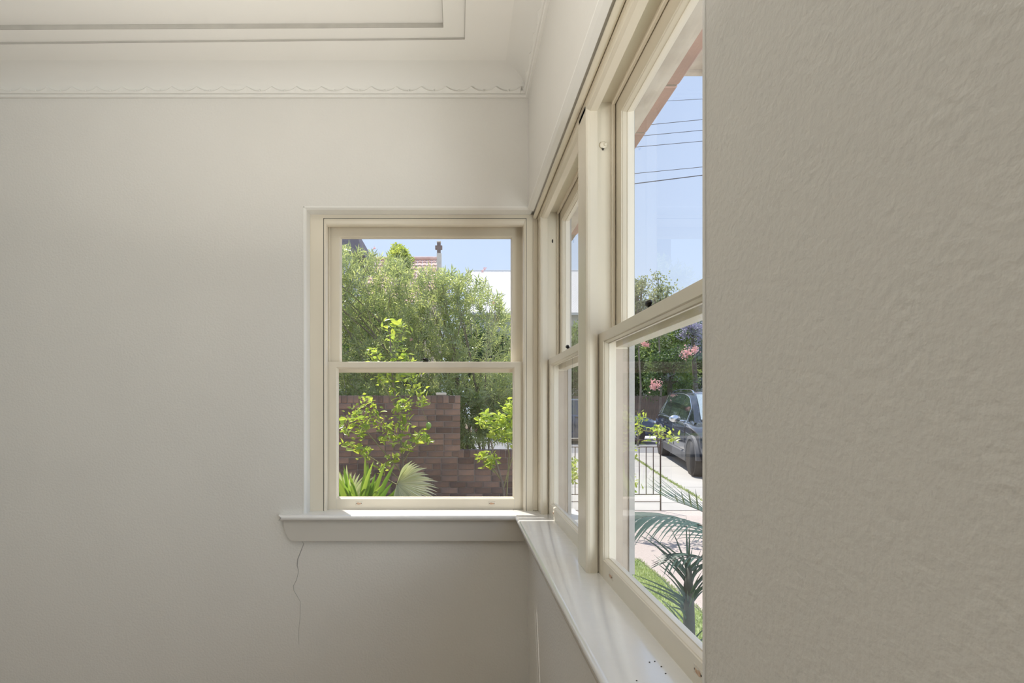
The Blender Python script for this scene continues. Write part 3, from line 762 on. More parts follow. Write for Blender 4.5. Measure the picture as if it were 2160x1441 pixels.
b = MB(); c = PX(904,898,YL-.05); b.ellipsoid(c, (.034,.034,.042), 14, 10); b.ellipsoid(c+Vector((0,0,-.042)), (.008,.008,.008), 8, 6)
fr = thing('lime_fruit', 'single green lime hanging in front of the brick wall', 'fruit', tuple(c))
o = obj('skin', b, M['limefruit'], fr, smooth=True)
obj('stalk', MB().tube([c+Vector((0,0,.04)), PX(897,880,YL-.05), PX(890,862,YL)], .0035, 5), M['limestem'], fr)
YS = 6.2
ls_ = thing('citrus_shrub', 'yellow-green leafy shrub at the end of the low brick wall', 'shrub', tuple(PX(1068,1082,YS)))
lime(ls_, YS, [(1068,1082),(1060,1020),(1045,970),(1035,930)], [[(1068,1060,0),(1074,960,0),(1066,900,0)],[(1055,1010,0),(1035,980,0),(1020,968,0)],[(1062,1030,0),(1085,950,0),(1080,870,0)]],
     [(1020,888,7),(1036,900,9),(1052,885,9),(1064,895,9),(1072,868,9),(1082,858,9),(1045,915,10),(1062,922,10),(1080,905,12),(1016,963,6),(1032,982,5),(1040,968,4),(1090,930,14),(1100,880,14),(1028,878,6)], 13, 200)
YK = 5.5
lk = thing('lime_sapling', 'small lime sapling reaching into the lower pane before the parked car', 'shrub', tuple(PX(1285,1128,YK)))
lime(lk, YK, [(1285,1128),(1290,1000),(1300,900),(1310,830)], [[(1290,1000,0),(1250,980,0),(1212,990,0)],[(1298,940,0),(1340,905,0),(1400,915,0),(1432,930,0)],[(1300,900,0),(1335,870,0)],[(1290,1040,0),(1325,1000,0)]],
     [(1326,853,6),(1332,890,8),(1352,882,8),(1345,908,7),(1378,918,9),(1400,915,8),(1420,928,6),(1385,905,6),(1325,943,6),(1327,963,6),(1322,1000,10),(1328,1030,10),(1210,975,4),(1208,990,5),(1211,1003,4),(1208,1015,3)], 7, 110, .68)
# ---------------------------------------------------------------- cordyline clump and fan palm
def strap(name, pts_, wid, m, parent, up=Vector((0,-1,.3)), prof_=None):
    v = []; f = []; n_ = len(pts_)
    for i, p in enumerate(pts_):
        t = (pts_[min(i+1,n_-1)]-pts_[max(i-1,0)]).normalized(); s_ = t.cross(up).normalized(); nn = s_.cross(t)
        w_ = wid*(prof_(i/(n_-1)) if prof_ else math.sin(math.pi*(.12+.88*i/(n_-1)))**.7 if i < n_-1 else .02)
        v += [p+s_*w_*.5+nn*w_*.12, p, p-s_*w_*.5+nn*w_*.12]
    for i in range(n_-1):
        k = 3*i; f += [(k,k+1,k+4,k+3),(k+1,k+2,k+5,k+4)]
    return obj(name, MB().add(v, f), m, parent, fix=False, smooth=True)
def arc(p0, p1, sag, n_=6):
    return [p0.lerp(p1, k/n_)+Vector((0,0,sag*math.sin(math.pi*k/n_))) for k in range(n_+1)]
YC = 5.4
cor = thing('strappy_plant', 'clump of broad bright green sword leaves at the lower edge of the small window', 'plant', tuple(PX(762,1134,YC)))
for i in range(44):
    a = random.uniform(-1.25, 1.3); L = random.uniform(70, 125)
    x0_, y0_ = 752+random.uniform(-22,30), 1080
    tipx, tipy = x0_+math.sin(a)*L*.95, y0_-math.cos(a)*L*1.02
    p0 = PX(x0_, 1125, YC+random.uniform(-.1,.1)); p1 = PX(tipx, tipy, YC+random.uniform(-.25,.25))
    strap('leaf', arc(p0, p1, .06), random.uniform(.022,.060), M['sword'], cor)
YP = 5.3
fp = thing('fan_palm', 'silvery fan palm leaf drooping in front of the brick wall', 'palm', tuple(PX(836,1140,YP)))
hub = PX(838,1020,YP)
obj('stem', MB().tube([PX(830,1140,YP+.1), PX(829,1070,YP+.05), hub], [.014,.012,.008], 6), M['limestem'], fp)
for i in range(34):
    a = math.radians(70-i*5.2); L = random.uniform(80,96)*(1-.25*abs(i-16)/17.0)
    t1 = PX(838+math.cos(a)*L*.62, 1020-math.sin(a)*L*.62, YP-.04)
    t2 = PX(838+math.cos(a)*L, 1020-math.sin(a)*L*.92+14, YP-.12)
    pts_ = [((1-t)**2)*hub+2*t*(1-t)*t1+t*t*t2 for t in [k/6 for k in range(7)]]
    strap('leaflet', pts_, .030, M['fan'], fp, prof_=lambda t: .25+.75*min(1,t*2.2) if t < .5 else max(.05, 1-(t-.5)*1.9))
fp2 = thing('fan_palm', 'low fan palm leaf behind the left stile, beside the sword leaves', 'palm', tuple(PX(728,1140,YP+.3)))
hub2 = PX(735,1062,YP+.3)
obj('stem', MB().tube([PX(730,1140,YP+.3), hub2], [.012,.008], 6), M['limestem'], fp2)
for i in range(20):
    a = math.radians(165-i*8.0); L = random.uniform(62,84)
    t2 = PX(735+math.cos(a)*L, 1062-math.sin(a)*L, YP+.2); strap('leaflet', arc(hub2, t2, .03), .03, M['fan'], fp2)
# ---------------------------------------------------------------- near palm outside the near window
TP = PX(1452,1236,2.5)
np_ = thing('feather_palm', 'dark blue-green young feather palm standing close outside the near window', 'palm', (TP.x, TP.y, R(-1.36)))
tv = [Vector((TP.x+.005,TP.y,R(-1.38))), Vector((TP.x+.004,TP.y,R(-1.1))), Vector((TP.x+.002,TP.y,R(-.9))), TP, TP+Vector((.003,0,.09))]
obj('trunk', MB().tube(tv, [.034,.028,.024,.022,.012], 12), M['palmstem'], np_, smooth=True)
def frond(rach, nl, Ll, wl, sides=(1,-1), t0=.12, droop=.35, along=.6, m='palm', updir=None):
    """rach: control points (world); leaflets both sides"""
    K = 24; pts_ = []
    A, B_, C_, D_ = rach
    for k in range(K+1):
        t = k/K; pts_.append((1-t)**3*A+3*t*(1-t)**2*B_+3*t*t*(1-t)*C_+t**3*D_)
    obj('rachis', MB().tube(pts_, [.006*(1-.8*k/K) for k in range(K+1)], 6), M['palmstem'], np_)
    for s_ in sides:
        for j in range(nl):
            t = t0+(1-t0)*j/(nl-1); fi = t*K; i0 = min(int(fi), K-1); p = pts_[i0].lerp(pts_[i0+1], fi-i0)
            tg = (pts_[i0+1]-pts_[i0]).normalized()
            side = tg.cross(updir or Vector((0,0,1))).normalized()*s_
            L = Ll*(math.sin(math.pi*(.18+.74*t))**.6)*random.uniform(.9,1.08)
            d0 = (tg*along+side*.9+Vector((0,0,.12))).normalized()
            p1 = p+d0*L*.5; p2 = p+d0*L-Vector((0,0,droop*L))
            q_ = [((1-u)**2)*p+2*u*(1-u)*p1+u*u*p2 for u in [k/6 for k in range(7)]]
            strap('leaflet', q_, wl, M[m], np_, up=Vector((.1,-.5,1)), prof_=lambda u: (.45+1.1*u if u < .5 else 1.0-(u-.5)*1.85))
# arching frond entering from the right
frond([PX(1660,1235,2.75), PX(1520,1110,2.6), PX(1420,1065,2.45), PX(1325,1100,2.35)], 30, .50, .0115, droop=.36, along=2.0)
frond([PX(1560,1240,2.6), PX(1520,1180,2.5), PX(1470,1160,2.45), PX(1415,1185,2.4)], 11, .22, .010, droop=.3, along=1.6)
# upright thin frond behind, tips above the rail
frond([PX(1620,1200,2.8), PX(1560,1120,2.75), PX(1500,1080,2.7), PX(1430,1060,2.65)], 14, .34, .010, droop=-.20, along=.9, t0=.1)
# spiky leaves about the trunk
for i in range(34):
    hz = random.uniform(-.12, .10); a = random.uniform(0, 2*math.pi); p0 = TP+Vector((0,0,hz-.02 if hz < 0 else hz))
    L = random.uniform(.16,.34); up_ = random.uniform(.5,1.6)
    d = Vector((math.cos(a)*1.0, math.sin(a)*.6, up_)).normalized(); p1 = p0+d*L*.6; p2 = p0+d*L+Vector((math.cos(a)*.04,0,-.03))
    q_ = [((1-u)**2)*p0+2*u*(1-u)*p1+u*u*p2 for u in [k/5 for k in range(6)]]
    strap('leaflet', q_, .014, M['palm'], np_, prof_=lambda u: max(.05, 1-u))
for i in range(16):
    a = random.uniform(0, 2*math.pi); p0 = TP+Vector((0,0,random.uniform(-.35,-.1))); L = random.uniform(.12,.24)
    d = Vector((math.cos(a), math.sin(a)*.6, random.uniform(.2,.9))).normalized()
    strap('leaflet', arc(p0, p0+d*L, .02), .012, M['palm'], np_, prof_=lambda u: max(.05, 1-u))
# ---------------------------------------------------------------- cars
def wheel(parent, c, rad, wid, yaw, names=True):
    """axle along local x; yaw about z"""
    rot = Matrix.Rotation(yaw, 3, 'Z'); c = Vector(c)
    def put(name, b_, m, sm=True):
        b2 = MB(); b2.add([c+rot@Vector(p) for p in b_.v], b_.f); o = obj(name, b2, m, parent); smooth_angle(o, 40) if sm else None; return o
    b_ = MB(); prof2 = [(-wid/2,rad*.62),(-wid/2,rad*.90),(-wid*.42,rad*.97)]
    gr = 5
    for g in range(gr):
        a = -wid*.38+wid*.76*g/gr; w_ = wid*.76/gr
        prof2 += [(a+w_*.06,rad),(a+w_*.80,rad),(a+w_*.84,rad*.975),(a+w_*.98,rad*.975)]
    prof2 += [(wid*.42,rad*.97),(wid/2,rad*.90),(wid/2,rad*.62)]
    n_ = 40; v = []; f = []
    for k in range(n_):
        a = 2*math.pi*k/n_
        for (x_, r_) in prof2: v.append((x_, r_*math.cos(a), r_*math.sin(a)))
    m_ = len(prof2)
    for k in range(n_):
        for j in range(m_): f.append((k*m_+j, k*m_+(j+1)%m_, ((k+1)%n_)*m_+(j+1)%m_, ((k+1)%n_)*m_+j))
    b_.add(v, f); ty = put('tyre', b_, M['tyre'])
    for sg in (-1, 1):
        b_ = MB(); xo = sg*wid*.40
        b_.tube([(xo-.01*sg,0,0),(xo+.03*sg,0,0)], rad*.16, 16)
        ringv = [];
        for k in range(24):
            a = 2*math.pi*k/24
            for (x_, r_) in ((xo-.06*sg,rad*.56),(xo+.015*sg,rad*.64),(xo+.02*sg,rad*.60),(xo-.05*sg,rad*.53)): ringv.append((x_,r_*math.cos(a),r_*math.sin(a)))
        b_.add(ringv, [(4*k+j,4*k+(j+1)%4,4*((k+1)%24)+(j+1)%4,4*((k+1)%24)+j) for k in range(24) for j in range(4)])
        for k in range(5):
            for dd in (-.16, .16):
                a = 2*math.pi*k/5; a2 = a+dd
                b_.tube([(xo+.015*sg, rad*.1*math.cos(a), rad*.1*math.sin(a)), (xo+.008*sg, rad*.6*math.cos(a2), rad*.6*math.sin(a2))], [.022,.017], 5)
        put('rim', b_, M['alloy'])
        put('wheel_well', MB().tube([(xo-.07*sg,0,0),(xo-.06*sg,0,0)], rad*.56, 20), M['gap'])
def car(root, O, ang, Lc, Wc, Hc, xf, xr, rad, paint, zfn, steer=0, suv=True, slope=0):
    """local: x' along heading (0 = rear .. Lc = front), y' across (-Wc/2 visible right side), z up"""
    ca, sa = math.cos(ang), math.sin(ang)
    def T(p):
        x_, y_, z_ = p; x_ -= Lc/2
        return Vector((O[0]+ca*x_-sa*y_, O[1]+sa*x_+ca*y_, O[2]+z_+slope*x_))
    def put(name, b_, m, ang_=35, parent=root):
        b2 = MB(); b2.add([T(p) for p in b_.v], b_.f); o = obj(name, b2, m, parent); smooth_angle(o, ang_); return o
    # stations: x, z_bottom, z_belt, z_top(body or bonnet), half width factor
    if suv:
        st = [(0.00,.42,.80,.86,.80),(.06,.30,.95,1.00,.93),(.20,.26,.98,1.05,.98),(.60,.24,1.00,1.07,1.0),(1.2,.24,.99,1.05,1.0),(1.9,.24,.97,1.03,1.0),(2.6,.24,.95,1.01,1.0),(3.05,.24,.94,1.00,1.0),
              (3.4,.25,.90,.99,.985),(3.8,.27,.82,.93,.955),(4.05,.32,.72,.84,.88),(4.14,.42,.60,.70,.78)]
        gh = [(.12,1.02),(.22,1.22),(.42,1.50),(.75,1.56),(1.3,1.58),(1.9,1.575),(2.35,1.53),(2.75,1.31),(3.22,1.0)]
    else:
        st = [(0.00,.42,.72,.80,.80),(.06,.30,.88,.96,.93),(.3,.24,.92,1.0,.98),(.8,.22,.93,1.0,1.0),(1.5,.22,.92,.97,1.0),(2.4,.22,.90,.95,1.0),(2.9,.22,.88,.93,1.0),
              (3.3,.23,.84,.92,.98),(3.8,.26,.74,.85,.94),(4.1,.32,.62,.72,.85),(4.2,.42,.54,.60,.76)]
        gh = [(.15,.95),(.35,1.15),(.75,1.40),(1.2,1.46),(1.8,1.46),(2.2,1.40),(2.6,1.20),(3.1,.93)]
    ss = Lc/(4.14 if suv else 4.2); hs = Hc/(1.58 if suv else 1.46); hw = Wc/2
    b_ = MB(); v = []; f = []
    def sect(x_, zb, zl_, zt_, wf_):
        w_ = hw*wf_
        pr_ = [(-w_*.90,zb),(-w_*.97,zb+.10),(-w_*1.0,zb+(zl_-zb)*.45),(-w_*.985,zl_-.06),(-w_*.955,zl_),(-w_*.88,zl_+.02),(-w_*.80,zt_),(-w_*.4,zt_+.025)]
        pr_ = pr_+[(-y_,z_) for (y_,z_) in pr_[::-1]]
        return [(x_*ss, y_, z_*hs) for y_, z_ in pr_]
    for s_ in st: v += sect(*s_)
    m_ = 16
    for i in range(len(st)-1):
        for j in range(m_): f.append((i*m_+j, i*m_+(j+1)%m_, (i+1)*m_+(j+1)%m_, (i+1)*m_+j))
    f += [tuple(range(m_))[::-1], tuple(range((len(st)-1)*m_, len(st)*m_))]
    b_.add(v, f); put('body', b_, paint, 50)
    def beltz(x_):
        return float(np.interp(x_, [s_[0] for s_ in st], [s_[2] for s_ in st]))
    # greenhouse loft
    b_ = MB(); v = []; f = []
    def gw(z_): return hw*(.90-.20*max(0,(z_-1.0))/.55)
    for (x_, z_) in gh:
        zb = min(beltz(x_)+.0, z_-.01); wt = gw(z_)-.03; wb = hw*.90
        pr_ = [(-wb,zb-.02),(-(wb+ (wt-wb)*.5),(zb+z_)/2),(-wt,z_-.03*min(1,(z_-zb)*4)),(-wt*.85,z_),(-wt*.4,z_+.012)]
        pr_ = pr_+[(-y_,zz) for (y_,zz) in pr_[::-1]]
        v += [(x_*ss, y_, zz*hs) for y_, zz in pr_]
    m_ = 10
    for i in range(len(gh)-1):
        for j in range(m_-1): f.append((i*m_+j, i*m_+j+1, (i+1)*m_+j+1, (i+1)*m_+j))
    b_.add(v, f); put('roof', b_, paint, 50)
    def ghz(x_): return float(np.interp(x_, [g[0] for g in gh], [g[1] for g in gh]))
    def sidept(x_, fr, off=.006):      # fr 0 belt .. 1 roof
        zb = beltz(x_); zt_ = ghz(x_); z_ = zb+.01+(zt_-zb-.06)*fr; wt = gw(zt_)-.03; wb = hw*.90
        zz = (z_-zb+.02)/(zt_-zb); y_ = wb+(wt-wb)*zz
        return (x_*ss, -(y_+off), z_*hs)
    wins = [(.50,.66,1.22),(1.26,1.30,2.02),(2.06,2.10,2.72)] if suv else [(.72,.8,1.45),(1.50,1.55,2.45)]
    for sgn in (1, -1):
        for (xa, xa2, xb) in wins:
            b_ = MB(); xs = np.linspace(xa, xb, 9); v = []
            for x_ in xs:
                for fr_ in (0, .33, .66, .97):
                    p = sidept(x_+(.12 if (xa < .6 and fr_ > .5) else 0)*(1 if x_ == xs[0] else 0), fr_); v.append((p[0], p[1]*sgn, p[2]))
            b_.add(v, [(4*i+j,4*i+j+1,4*(i+1)+j+1,4*(i+1)+j) for i in range(8) for j in range(3)])
            put('side_window', b_, M['carglass'])
        b_ = MB(); x_a, x_b = wins[0][0]-.03, wins[-1][2]+.04
        low = [sidept(x_, -.02, .010) for x_ in np.linspace(x_a, x_b, 10)]; up_ = [sidept(x_, 1.0, .010) for x_ in np.linspace(x_b, x_a+.05, 14)]
        loop = low+up_+[low[0]]
        b_.tube([(p[0],p[1]*sgn,p[2]) for p in loop], .010, 5); put('window_trim', b_, M['chrome'])
        # roof rail
        if suv:
            b_ = MB(); b_.tube([(x_*ss, -sgn*(gw(ghz(x_))-.13), (ghz(x_)+ (.045 if .5 < x_ < 2.1 else .0))*hs) for x_ in (.42,.55,.9,1.4,1.9,2.08,2.2)], .014, 6)
            put('roof_rail', b_, M['chrome'])
        # cladding: sill strip and arches
        b_ = MB(); b_.box((xr/ss*1.0+.36)*ss, (xf/ss-.36)*ss, -sgn*hw*.90, -sgn*hw*1.012, .20, .40, .02)
        for xc in (xr, xf):
            v = []; 
            for k in range(15):
                a = math.pi*k/14
                for (r_, y_) in ((rad*1.08,hw*1.015),(rad*1.30,hw*1.012),(rad*1.32,hw*.95),(rad*1.06,hw*.80)): v.append((xc+math.cos(a)*r_, -sgn*y_, rad+math.sin(a)*r_*1.0))
            b_.add(v, [(4*i+j,4*i+(j+1)%4,4*(i+1)+(j+1)%4,4*(i+1)+j) for i in range(14) for j in range(4)])
        put('cladding', b_, M['cladding'] if suv else paint)
        b_ = MB()
        for xc in (xr, xf): b_.tube([(xc,-sgn*hw*.80,rad),(xc,-sgn*hw*1.004,rad)], rad*1.09, 28)
        put('wheel_arch', b_, M['gap'])
        # door seams and handles
        b_ = MB()
        for xd in ((1.24,2.04,2.95) if suv else (1.3,2.5)):
            zt_ = beltz(xd); b_.tube([(xd*ss,-sgn*hw*.985,.42*hs),(xd*ss,-sgn*hw*1.003,.62*hs),(xd*ss,-sgn*hw*.99,(zt_-.06)*hs),(xd*ss,-sgn*hw*.955,zt_*hs)], .005, 4)
        put('door_seam', b_, M['gap'])
        for xd in ((1.36,2.16) if suv else (1.4,)):
            put('door_handle', MB().box(xd*ss, (xd+.17)*ss, -sgn*hw*.985, -sgn*hw*1.03, .84*hs, .87*hs, .008), paint if suv else M['dark'])
        # mirror
        xm = 2.62 if suv else 2.5; b_ = MB(); b_.ellipsoid((xm*ss, -sgn*(hw+.10), 1.03*hs), (.07,.12,.075), 12, 8)
        b_.tube([(xm*ss,-sgn*hw*.88,.98*hs),(xm*ss,-sgn*(hw+.05),1.0*hs)], .022, 6)
        tag(put('mirror', b_, M['chrome']), 'silver grey door mirror')
    # windscreen and rear window
    for (i0, i1, nm) in ((-1,-3,'windscreen'),(1,2,'rear_window')):
        (xa, za), (xb, zb) = gh[i0], gh[i1]; b_ = MB(); v = []
        for t in np.linspace(.06,.96,5):
            x_ = xa+(xb-xa)*t; z_ = ghz(x_)
            for s2 in (-.86,-.4,0,.4,.86): v.append(((x_+(.03 if i0 < 0 else -.02))*ss, s2*(gw(z_)-.04), (z_+.022)*hs))
        b_.add(v, [(5*i+j,5*i+j+1,5*(i+1)+j+1,5*(i+1)+j) for i in range(4) for j in range(4)])
        put(nm, b_, M['carshield'] if nm == 'windscreen' else M['carglass'])
    b_ = MB()
    for s2 in (-1,1): b_.box(3.98*ss, 4.09*ss, s2*hw*.52, s2*hw*.86, .64*hs, .74*hs, .03)
    put('headlight', b_, M['chrome'])
    b_ = MB(); b_.box(4.02*ss,4.15*ss,-hw*.5,hw*.5,.45*hs,.66*hs,.02); put('grille', b_, M['gap'])
    for s2 in (-1, 1): put('tail_light', MB().box(.0, .10*ss, s2*hw*.6, s2*hw*.92, .82*hs, .95*hs, .02), mat('tail_red_%d'%s2, (.4,.02,.02), .3))
    for sgn in (-1, 1):
        for xc in (xr, xf):
            c = T((xc, sgn*(hw-.11), rad)); y_ = ang-math.pi/2+(steer if xc == xf else 0)
            wheel(root, c, rad, .225, y_ if sgn > 0 else y_, )
# SUV: visible side faces -X; heading towards -Y
F_, R_ = PX(1470,1002,9.85), PX(1402,953,12.7)
hd = Vector((F_.x-R_.x, F_.y-R_.y, 0)); WB = hd.length; hd.normalize(); angS = math.atan2(hd.y, hd.x)
ssc = WB/2.56; Ls = 4.14*1.06; hwS = .90
# xf, xr in local metres
xrS = .80*1.06; xfS = xrS+WB
Ls = max(Ls, xfS+.80)
side = Vector((hd.y, -hd.x, 0))        # towards local -y
mid = (F_+R_)/2; cen_x = (xrS+xfS)/2
gc = (gz(9.85)+gz(12.7))/2; slope = (gz(9.85)-gz(12.7))/WB
O_ = mid - side*(hwS-.11) - hd*(cen_x-Ls/2)
root = thing('car', 'dark navy SUV with grey cladding parked across the driveway, front wheel turned', 'car', (O_.x, O_.y, gc))
car(root, (O_.x, O_.y, gc+slope*0-slope*(cen_x-Ls/2)), angS, Ls, hwS*2, 1.58, xfS, xrS, .335, M['carpaint'], None, steer=-.30, suv=True, slope=slope)
root2 = thing('car', 'dark blue hatchback parked across the street behind the SUV', 'car', ((1245-CX)*17.6/F, 17.6, gz(17.6)-.03))
car(root2, (root2.location.x, 17.6, gz(17.6)-.03), 0.0, 4.25, 1.76, 1.50, 3.35, .80, .32, M['bluepaint'], None, suv=False)
# ---------------------------------------------------------------- power lines
for i, ((xa,ya),(xb,yb),r_,lab) in enumerate([((1408,213),(1480,209),.006,'topmost and faintest of the wires crossing the sky'),((1373,263),(1480,252.5),.008,'second wire from the top in the near window sky'),
        ((1357,286.5),(1480,275),.008,'third wire from the top in the near window sky'),((1340,310.5),(1480,298),.008,'fourth wire from the top in the near window sky'),
        ((1336,366.5),(1480,352.5),.008,'fifth wire down, just above the thick cable'),((1336,388),(1480,370),.013,'thick dark cable, lowest of the wires in the sky')]):
    k = (yb-ya)/(xb-xa); Yw = 15.0; P_ = []
    for px_ in (1180,1336,1410,1480,1700): P_.append(PX(px_, ya+k*(px_-xa)+ (0 if 1300 < px_ < 1500 else -1), Yw))
    o = obj('power_line', MB().tube(P_, r_, 5), M['cable']); tag(o, lab, 'cable', 'power lines over the street')
# ---------------------------------------------------------------- trees and buildings beyond
def tree(name, label, px_, py_top, py_bot, halfw, Y, m, nleaf, ls=.12, trunk=True, grp='trees across the street', gaps=0, cat='tree', lumps=14, seed=None, bot=None):
    r_ = random.Random(seed if seed is not None else px_*7+int(Y)); c0 = PX(px_, (py_top+py_bot)/2, Y); g = gz(Y)-.05
    root = thing(name, label, cat, (c0.x, Y, g), group=grp)
    H = (py_bot-py_top)/2*Y/F; Wd = halfw*Y/F; b_ = MB()
    tb_ = Vector((c0.x, Y, g)); Pl = []; Tl = []
    lump = []
    for i in range(lumps):
        while True:
            u = Vector((r_.uniform(-1,1), r_.uniform(-1,1), r_.uniform(-1,1)))
            if u.length < 1: break
        lump.append((Vector((c0.x+u.x*Wd*.8, Y+u.y*min(Wd,1.6)*.8, c0.z+u.z*H*.82)), r_.uniform(.28,.48)*min(Wd,H)*(1.4 if H > Wd*1.5 or Wd > H*1.5 else 1)))
    sp_ = c0-Vector((0,0,H*.35)); tk = .3 if m == M['tree_grey'] else 1
    b_.tube([tb_, tb_.lerp(sp_,.5)+Vector((.1,0,0)), sp_], [.12*tk,.10*tk,.07*tk], 7)
    for (lc, lr) in lump: b_.tube([sp_, sp_.lerp(lc,.5)+Vector((0,0,.1)), lc], [.05,.03,.012], 5, cap=False)
    obj('trunk', b_, M['trunkdark'] if m != M['tree_grey'] else M['bark'], root)
    per = nleaf//lumps; PP = []
    for (lc, lr) in lump:
        u = rng.normal(size=(per,3)); u /= np.linalg.norm(u,axis=1,keepdims=True); rr = lr*rng.uniform(.35,1,(per,1))**.6
        if gaps: rr = lr*rng.uniform(.1,1.25,(per,1))
        PP.append(np.array(lc)+u*rr)
    P = np.concatenate(PP); P[:,2] = np.maximum(P[:,2], g+.05)
    T = rng.normal(size=P.shape); T[:,2] += .2
    V, Fc = leaf_cloud(P, T, rng.uniform(ls*.7,ls*1.3,len(P)), ls*.45)
    o = obj('foliage', np_mesh('foliage', V, Fc, m, root.location), None, root); o['kind'] = 'stuff'
    return root
tree('broadleaf_tree', 'yellow-green treetop rising above the oleander beside the tiled roof', 842, 506, 600, 27, 16, M['tree_pale'], 2600, .13)
tree('wispy_tree', 'tall sparse grey-green tree with bare twigs, standing clear against the sky', 1388, 548, 740, 34, 15.5, M['tree_grey'], 1800, .10, gaps=1, lumps=22)
tree('wispy_tree', 'shorter sparse grey-green tree beside the tall wispy one, half hidden by the window frame', 1345, 560, 760, 30, 16, M['tree_grey'], 2000, .10, gaps=1, lumps=20)
tree('broadleaf_tree', 'bushy dark tree behind the hatchback', 1335, 690, 850, 60, 23, M['tree_dark'], 9000, .16, lumps=20)
tree('broadleaf_tree', 'mid-green tree directly above the dark SUV', 1412, 665, 850, 52, 22, M['tree_mid'], 9000, .16, lumps=20)
tree('broadleaf_tree', 'dark green tree right of the SUV roof at the wall edge', 1492, 650, 850, 55, 23.5, M['tree_dark'], 9000, .16, lumps=20)
tree('jacaranda_tree', 'tree with purple blossom low behind the meeting rail', 1462, 655, 745, 30, 20, M['purple'], 1500, .09, lumps=10, gaps=1)
tree('hedge_shrub', 'green hedge under the white roof in the narrow window', 1220, 672, 850, 55, 22.8, M['tree_mid'], 9000, .15, lumps=20, cat='hedge')
tree('broadleaf_tree', 'dark tree hidden mostly by the corner post', 1130, 690, 860, 50, 22.8, M['tree_dark'], 7000, .15, lumps=16)
tree('broadleaf_tree', 'dark tree behind the oleander stems', 1010, 680, 870, 75, 21.5, M['tree_dark'], 9000, .16, lumps=20)
tree('broadleaf_tree', 'dark leafy mass behind the left part of the oleander', 800, 610, 870, 110, 20.5, M['tree_mid'], 12000, .17, lumps=26)
# flowering shrub behind the SUV
fs = tree('flowering_shrub', 'leafy shrub with pink and peach blossoms behind the SUV', 1412, 725, 850, 55, 14.6, M['tree_dark'], 3000, .09, lumps=14, cat='shrub', grp=None, gaps=1)
for (px_, py_, s_) in ((1381,812,.20),(1448,745,.20),(1466,738,.12),(1357,725,.10),(1365,728,.09),(1322,808,.07),(1330,820,.07)): blossom(fs, PX(px_, py_, 13.9), s_, M['pink'], 'blossom', 110)
# paling fence across the street
pf = thing('paling_fence', 'dark timber paling fence along the far side of the street', 'fence', (9, 20.6, gz(20.6)))
b = MB(); x = 1.0
while x < 18: b.box(x, x+.095, 20.6, 20.62, gz(20.6)+.05, R(.55)+random.uniform(-.02,.02)); x += .105
obj('palings', b, M['paling'], pf)['kind'] = 'stuff'
b = MB(); b.box(1,18,20.62,20.67,R(.35),R(.42)); b.box(1,18,20.62,20.67,R(-.75),R(-.68)); obj('rail', b, M['paling'], pf)
# house with the white corrugated roof
hx0, hx1, YH = PX(985,0,25).x, PX(1262,0,25).x, 25.0
hs_ = thing('white_roofed_house', 'house with a white corrugated metal roof beyond the oleander', 'house', ((hx0+hx1)/2, YH+3, gz(YH)))
zr = PX(0,571,YH+3.4).z; ze = PX(0,660,YH).z
v = []; f = []; nc = 150
for i in range(nc*4+1):
    x_ = hx0+(hx1-hx0)*i/(nc*4); dz = .035*math.sin(i*math.pi/2+.785)
    v += [(x_, YH-.2, ze-.05+dz), (x_, YH+3.4, zr+dz), (x_, YH+3.4, zr+dz-.05), (x_, YH-.2, ze-.10+dz)]
for i in range(nc*4): 
    for j in range(4): f.append((4*i+j,4*i+(j+1)%4,4*(i+1)+(j+1)%4,4*(i+1)+j))
obj('roof', MB().add(v, f), M['whiteroof'], hs_)
obj('ridge_cap', MB().tube([(hx0,YH+3.4,zr-.02),(hx1,YH+3.4,zr-.02)], .06, 8), M['whiteroof'], hs_)
b = MB(); b.box(hx0+.3, hx1-.3, YH+.1, YH+7, gz(YH)-.2, ze-.02); obj('wall', b, M['render'], hs_)
b = MB(); b.box(hx0+.1,hx1-.1,YH-.3,YH-.18,ze-.16,ze-.04); obj('gutter', b, M['render'], hs_)
b = MB(); b.add([(hx0,YH+3.4,zr),(hx1,YH+3.4,zr),(hx1,YH+7.2,ze),(hx0,YH+7.2,ze),(hx0,YH+3.4,zr-.05),(hx1,YH+3.4,zr-.05),(hx1,YH+7.2,ze-.05),(hx0,YH+7.2,ze-.05)],[(0,1,2,3),(7,6,5,4),(0,4,5,1),(2,6,7,3),(1,5,6,2),(3,7,4,0)]); obj('rear_roof', b, M['whiteroof'], hs_)
# church: terracotta roof with a stone cross on a tall gable post
YT = 30.0
ch = thing('church', 'building with a terracotta tiled roof behind the oleander top', 'building', (PX(840,0,YT).x, YT, gz(YT)))
xa, xb = PX(765,0,YT).x, PX(923,0,YT).x; zr = PX(0,547,YT+3).z; ze = PX(0,640,YT).z
nr = 12
rp = MB(); 
for i in range(nr):
    t0, t1 = i/nr, (i+1)/nr; y0_, y1_ = YT+3*t0, YT+3*t1+.05; za_, zb_ = ze+(zr-ze)*t0, ze+(zr-ze)*t1
    x = xa
    while x < xb-.05:
        rp.add([(x+.01,y0_,za_+.05),(x+.15,y0_,za_+.09),(x+.29,y0_,za_+.05),(x+.01,y1_,zb_),(x+.15,y1_,zb_+.05),(x+.29,y1_,zb_),(x+.01,y0_,za_),(x+.29,y0_,za_)], [(0,1,4,3),(1,2,5,4),(6,7,2,1,0)])
        x += .30
o = obj('roof_tiles', rp, M['terracotta'], ch); o['kind'] = 'stuff'
obj('ridge', MB().tube([(xa,YT+3,zr+.05),(xb,YT+3,zr+.05)], .12, 8), M['terracotta'], ch)
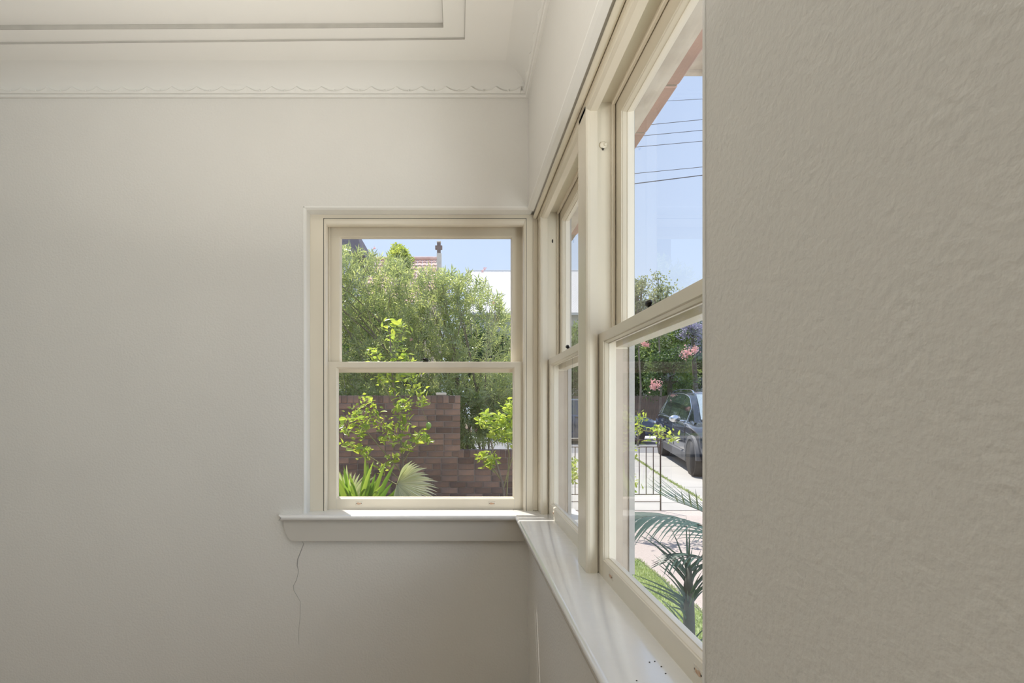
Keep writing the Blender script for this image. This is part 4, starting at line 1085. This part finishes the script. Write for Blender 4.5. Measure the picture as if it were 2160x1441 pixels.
b = MB(); b.box(xa+.1,xb-.1,YT+.1,YT+6,gz(YT)-.2,ze+.0); b.add([(xb-.1,YT+.1,ze),(xb-.1,YT+6,ze),(xb-.1,YT+3,zr),(xb-.3,YT+.1,ze),(xb-.3,YT+6,ze),(xb-.3,YT+3,zr)],[(0,1,2),(5,4,3),(0,3,4,1),(1,4,5,2),(2,5,3,0)]); obj('wall', b, M['creamstone'], ch)
YX = 29.2
cr_ = thing('stone_cross', 'brown stone cross on a tall cream post against the sky', 'cross', tuple(PX(926,720,YX)))
x0_, x1_ = PX(921.5,0,YX).x, PX(930,0,YX).x
b = MB(); b.box(x0_, x1_+.04, YX-.14, YX+.14, gz(YX)-.1, PX(0,535,YX).z, .02); obj('post', b, M['creamstone'], cr_)
b = MB(); b.box(x0_+.01, x1_-.01, YX-.11, YX+.11, PX(0,535,YX).z, PX(0,512.5,YX).z, .02); b.box(PX(918,0,YX).x, PX(933,0,YX).x, YX-.10, YX+.10, PX(0,526.5,YX).z, PX(0,518.5,YX).z, .02)
obj('cross_arms', b, M['stone'], cr_)
obj('cap', MB().box(x0_, x1_, YX-.12, YX+.12, PX(0,512.5,YX).z, PX(0,509.5,YX).z, .01), M['creamstone'], cr_)
# dark slate gable top left
YG = 23.5
sg = thing('slate_house', 'dark slate gable at the upper corner of the small window', 'house', (PX(700,0,YG).x, YG, gz(YG)))
b = MB(); xg = PX(756,0,YG).x; xl = PX(560,0,YG).x; zt = PX(0,455,YG).z; z5 = PX(0,512,YG).z
b.add([(xl,YG,z5-1),(xg+.15,YG,z5-.4),(xg-.1,YG,z5+.6),(xg-1.2,YG,zt+.6),(xl,YG,zt+.6),(xl,YG+4,z5-1),(xg+.15,YG+4,z5-.4),(xg-.1,YG+4,z5+.6),(xg-1.2,YG+4,zt+.6),(xl,YG+4,zt+.6)],[(0,1,2,3,4),(9,8,7,6,5),(0,5,6,1),(1,6,7,2),(2,7,8,3),(3,8,9,4),(4,9,5,0)])
obj('gable', b, M['slate'], sg)
obj('wall', MB().box(xl, xg-.3, YG+.2, YG+3.8, gz(YG)-.2, z5-.6), M['render'], sg)
# pale rendered wall glimpsed behind the SUV
hw_ = thing('rendered_house', 'pale rendered house wall glimpsed between trees behind the SUV', 'house', (PX(1460,0,27).x, 27, gz(27)))
obj('wall', MB().box(PX(1300,0,27).x, PX(1560,0,27).x, 27, 31, gz(27)-.2, PX(0,740,27).z), M['render'], hw_)
obj('roof', MB().prism([(26.6,PX(0,742,27).z),(31.4,PX(0,742,27).z),(29,PX(0,700,27).z)], lambda p,a:(a,p[0],p[1]), PX(1290,0,27).x, PX(1570,0,27).x), M['slate'], hw_)
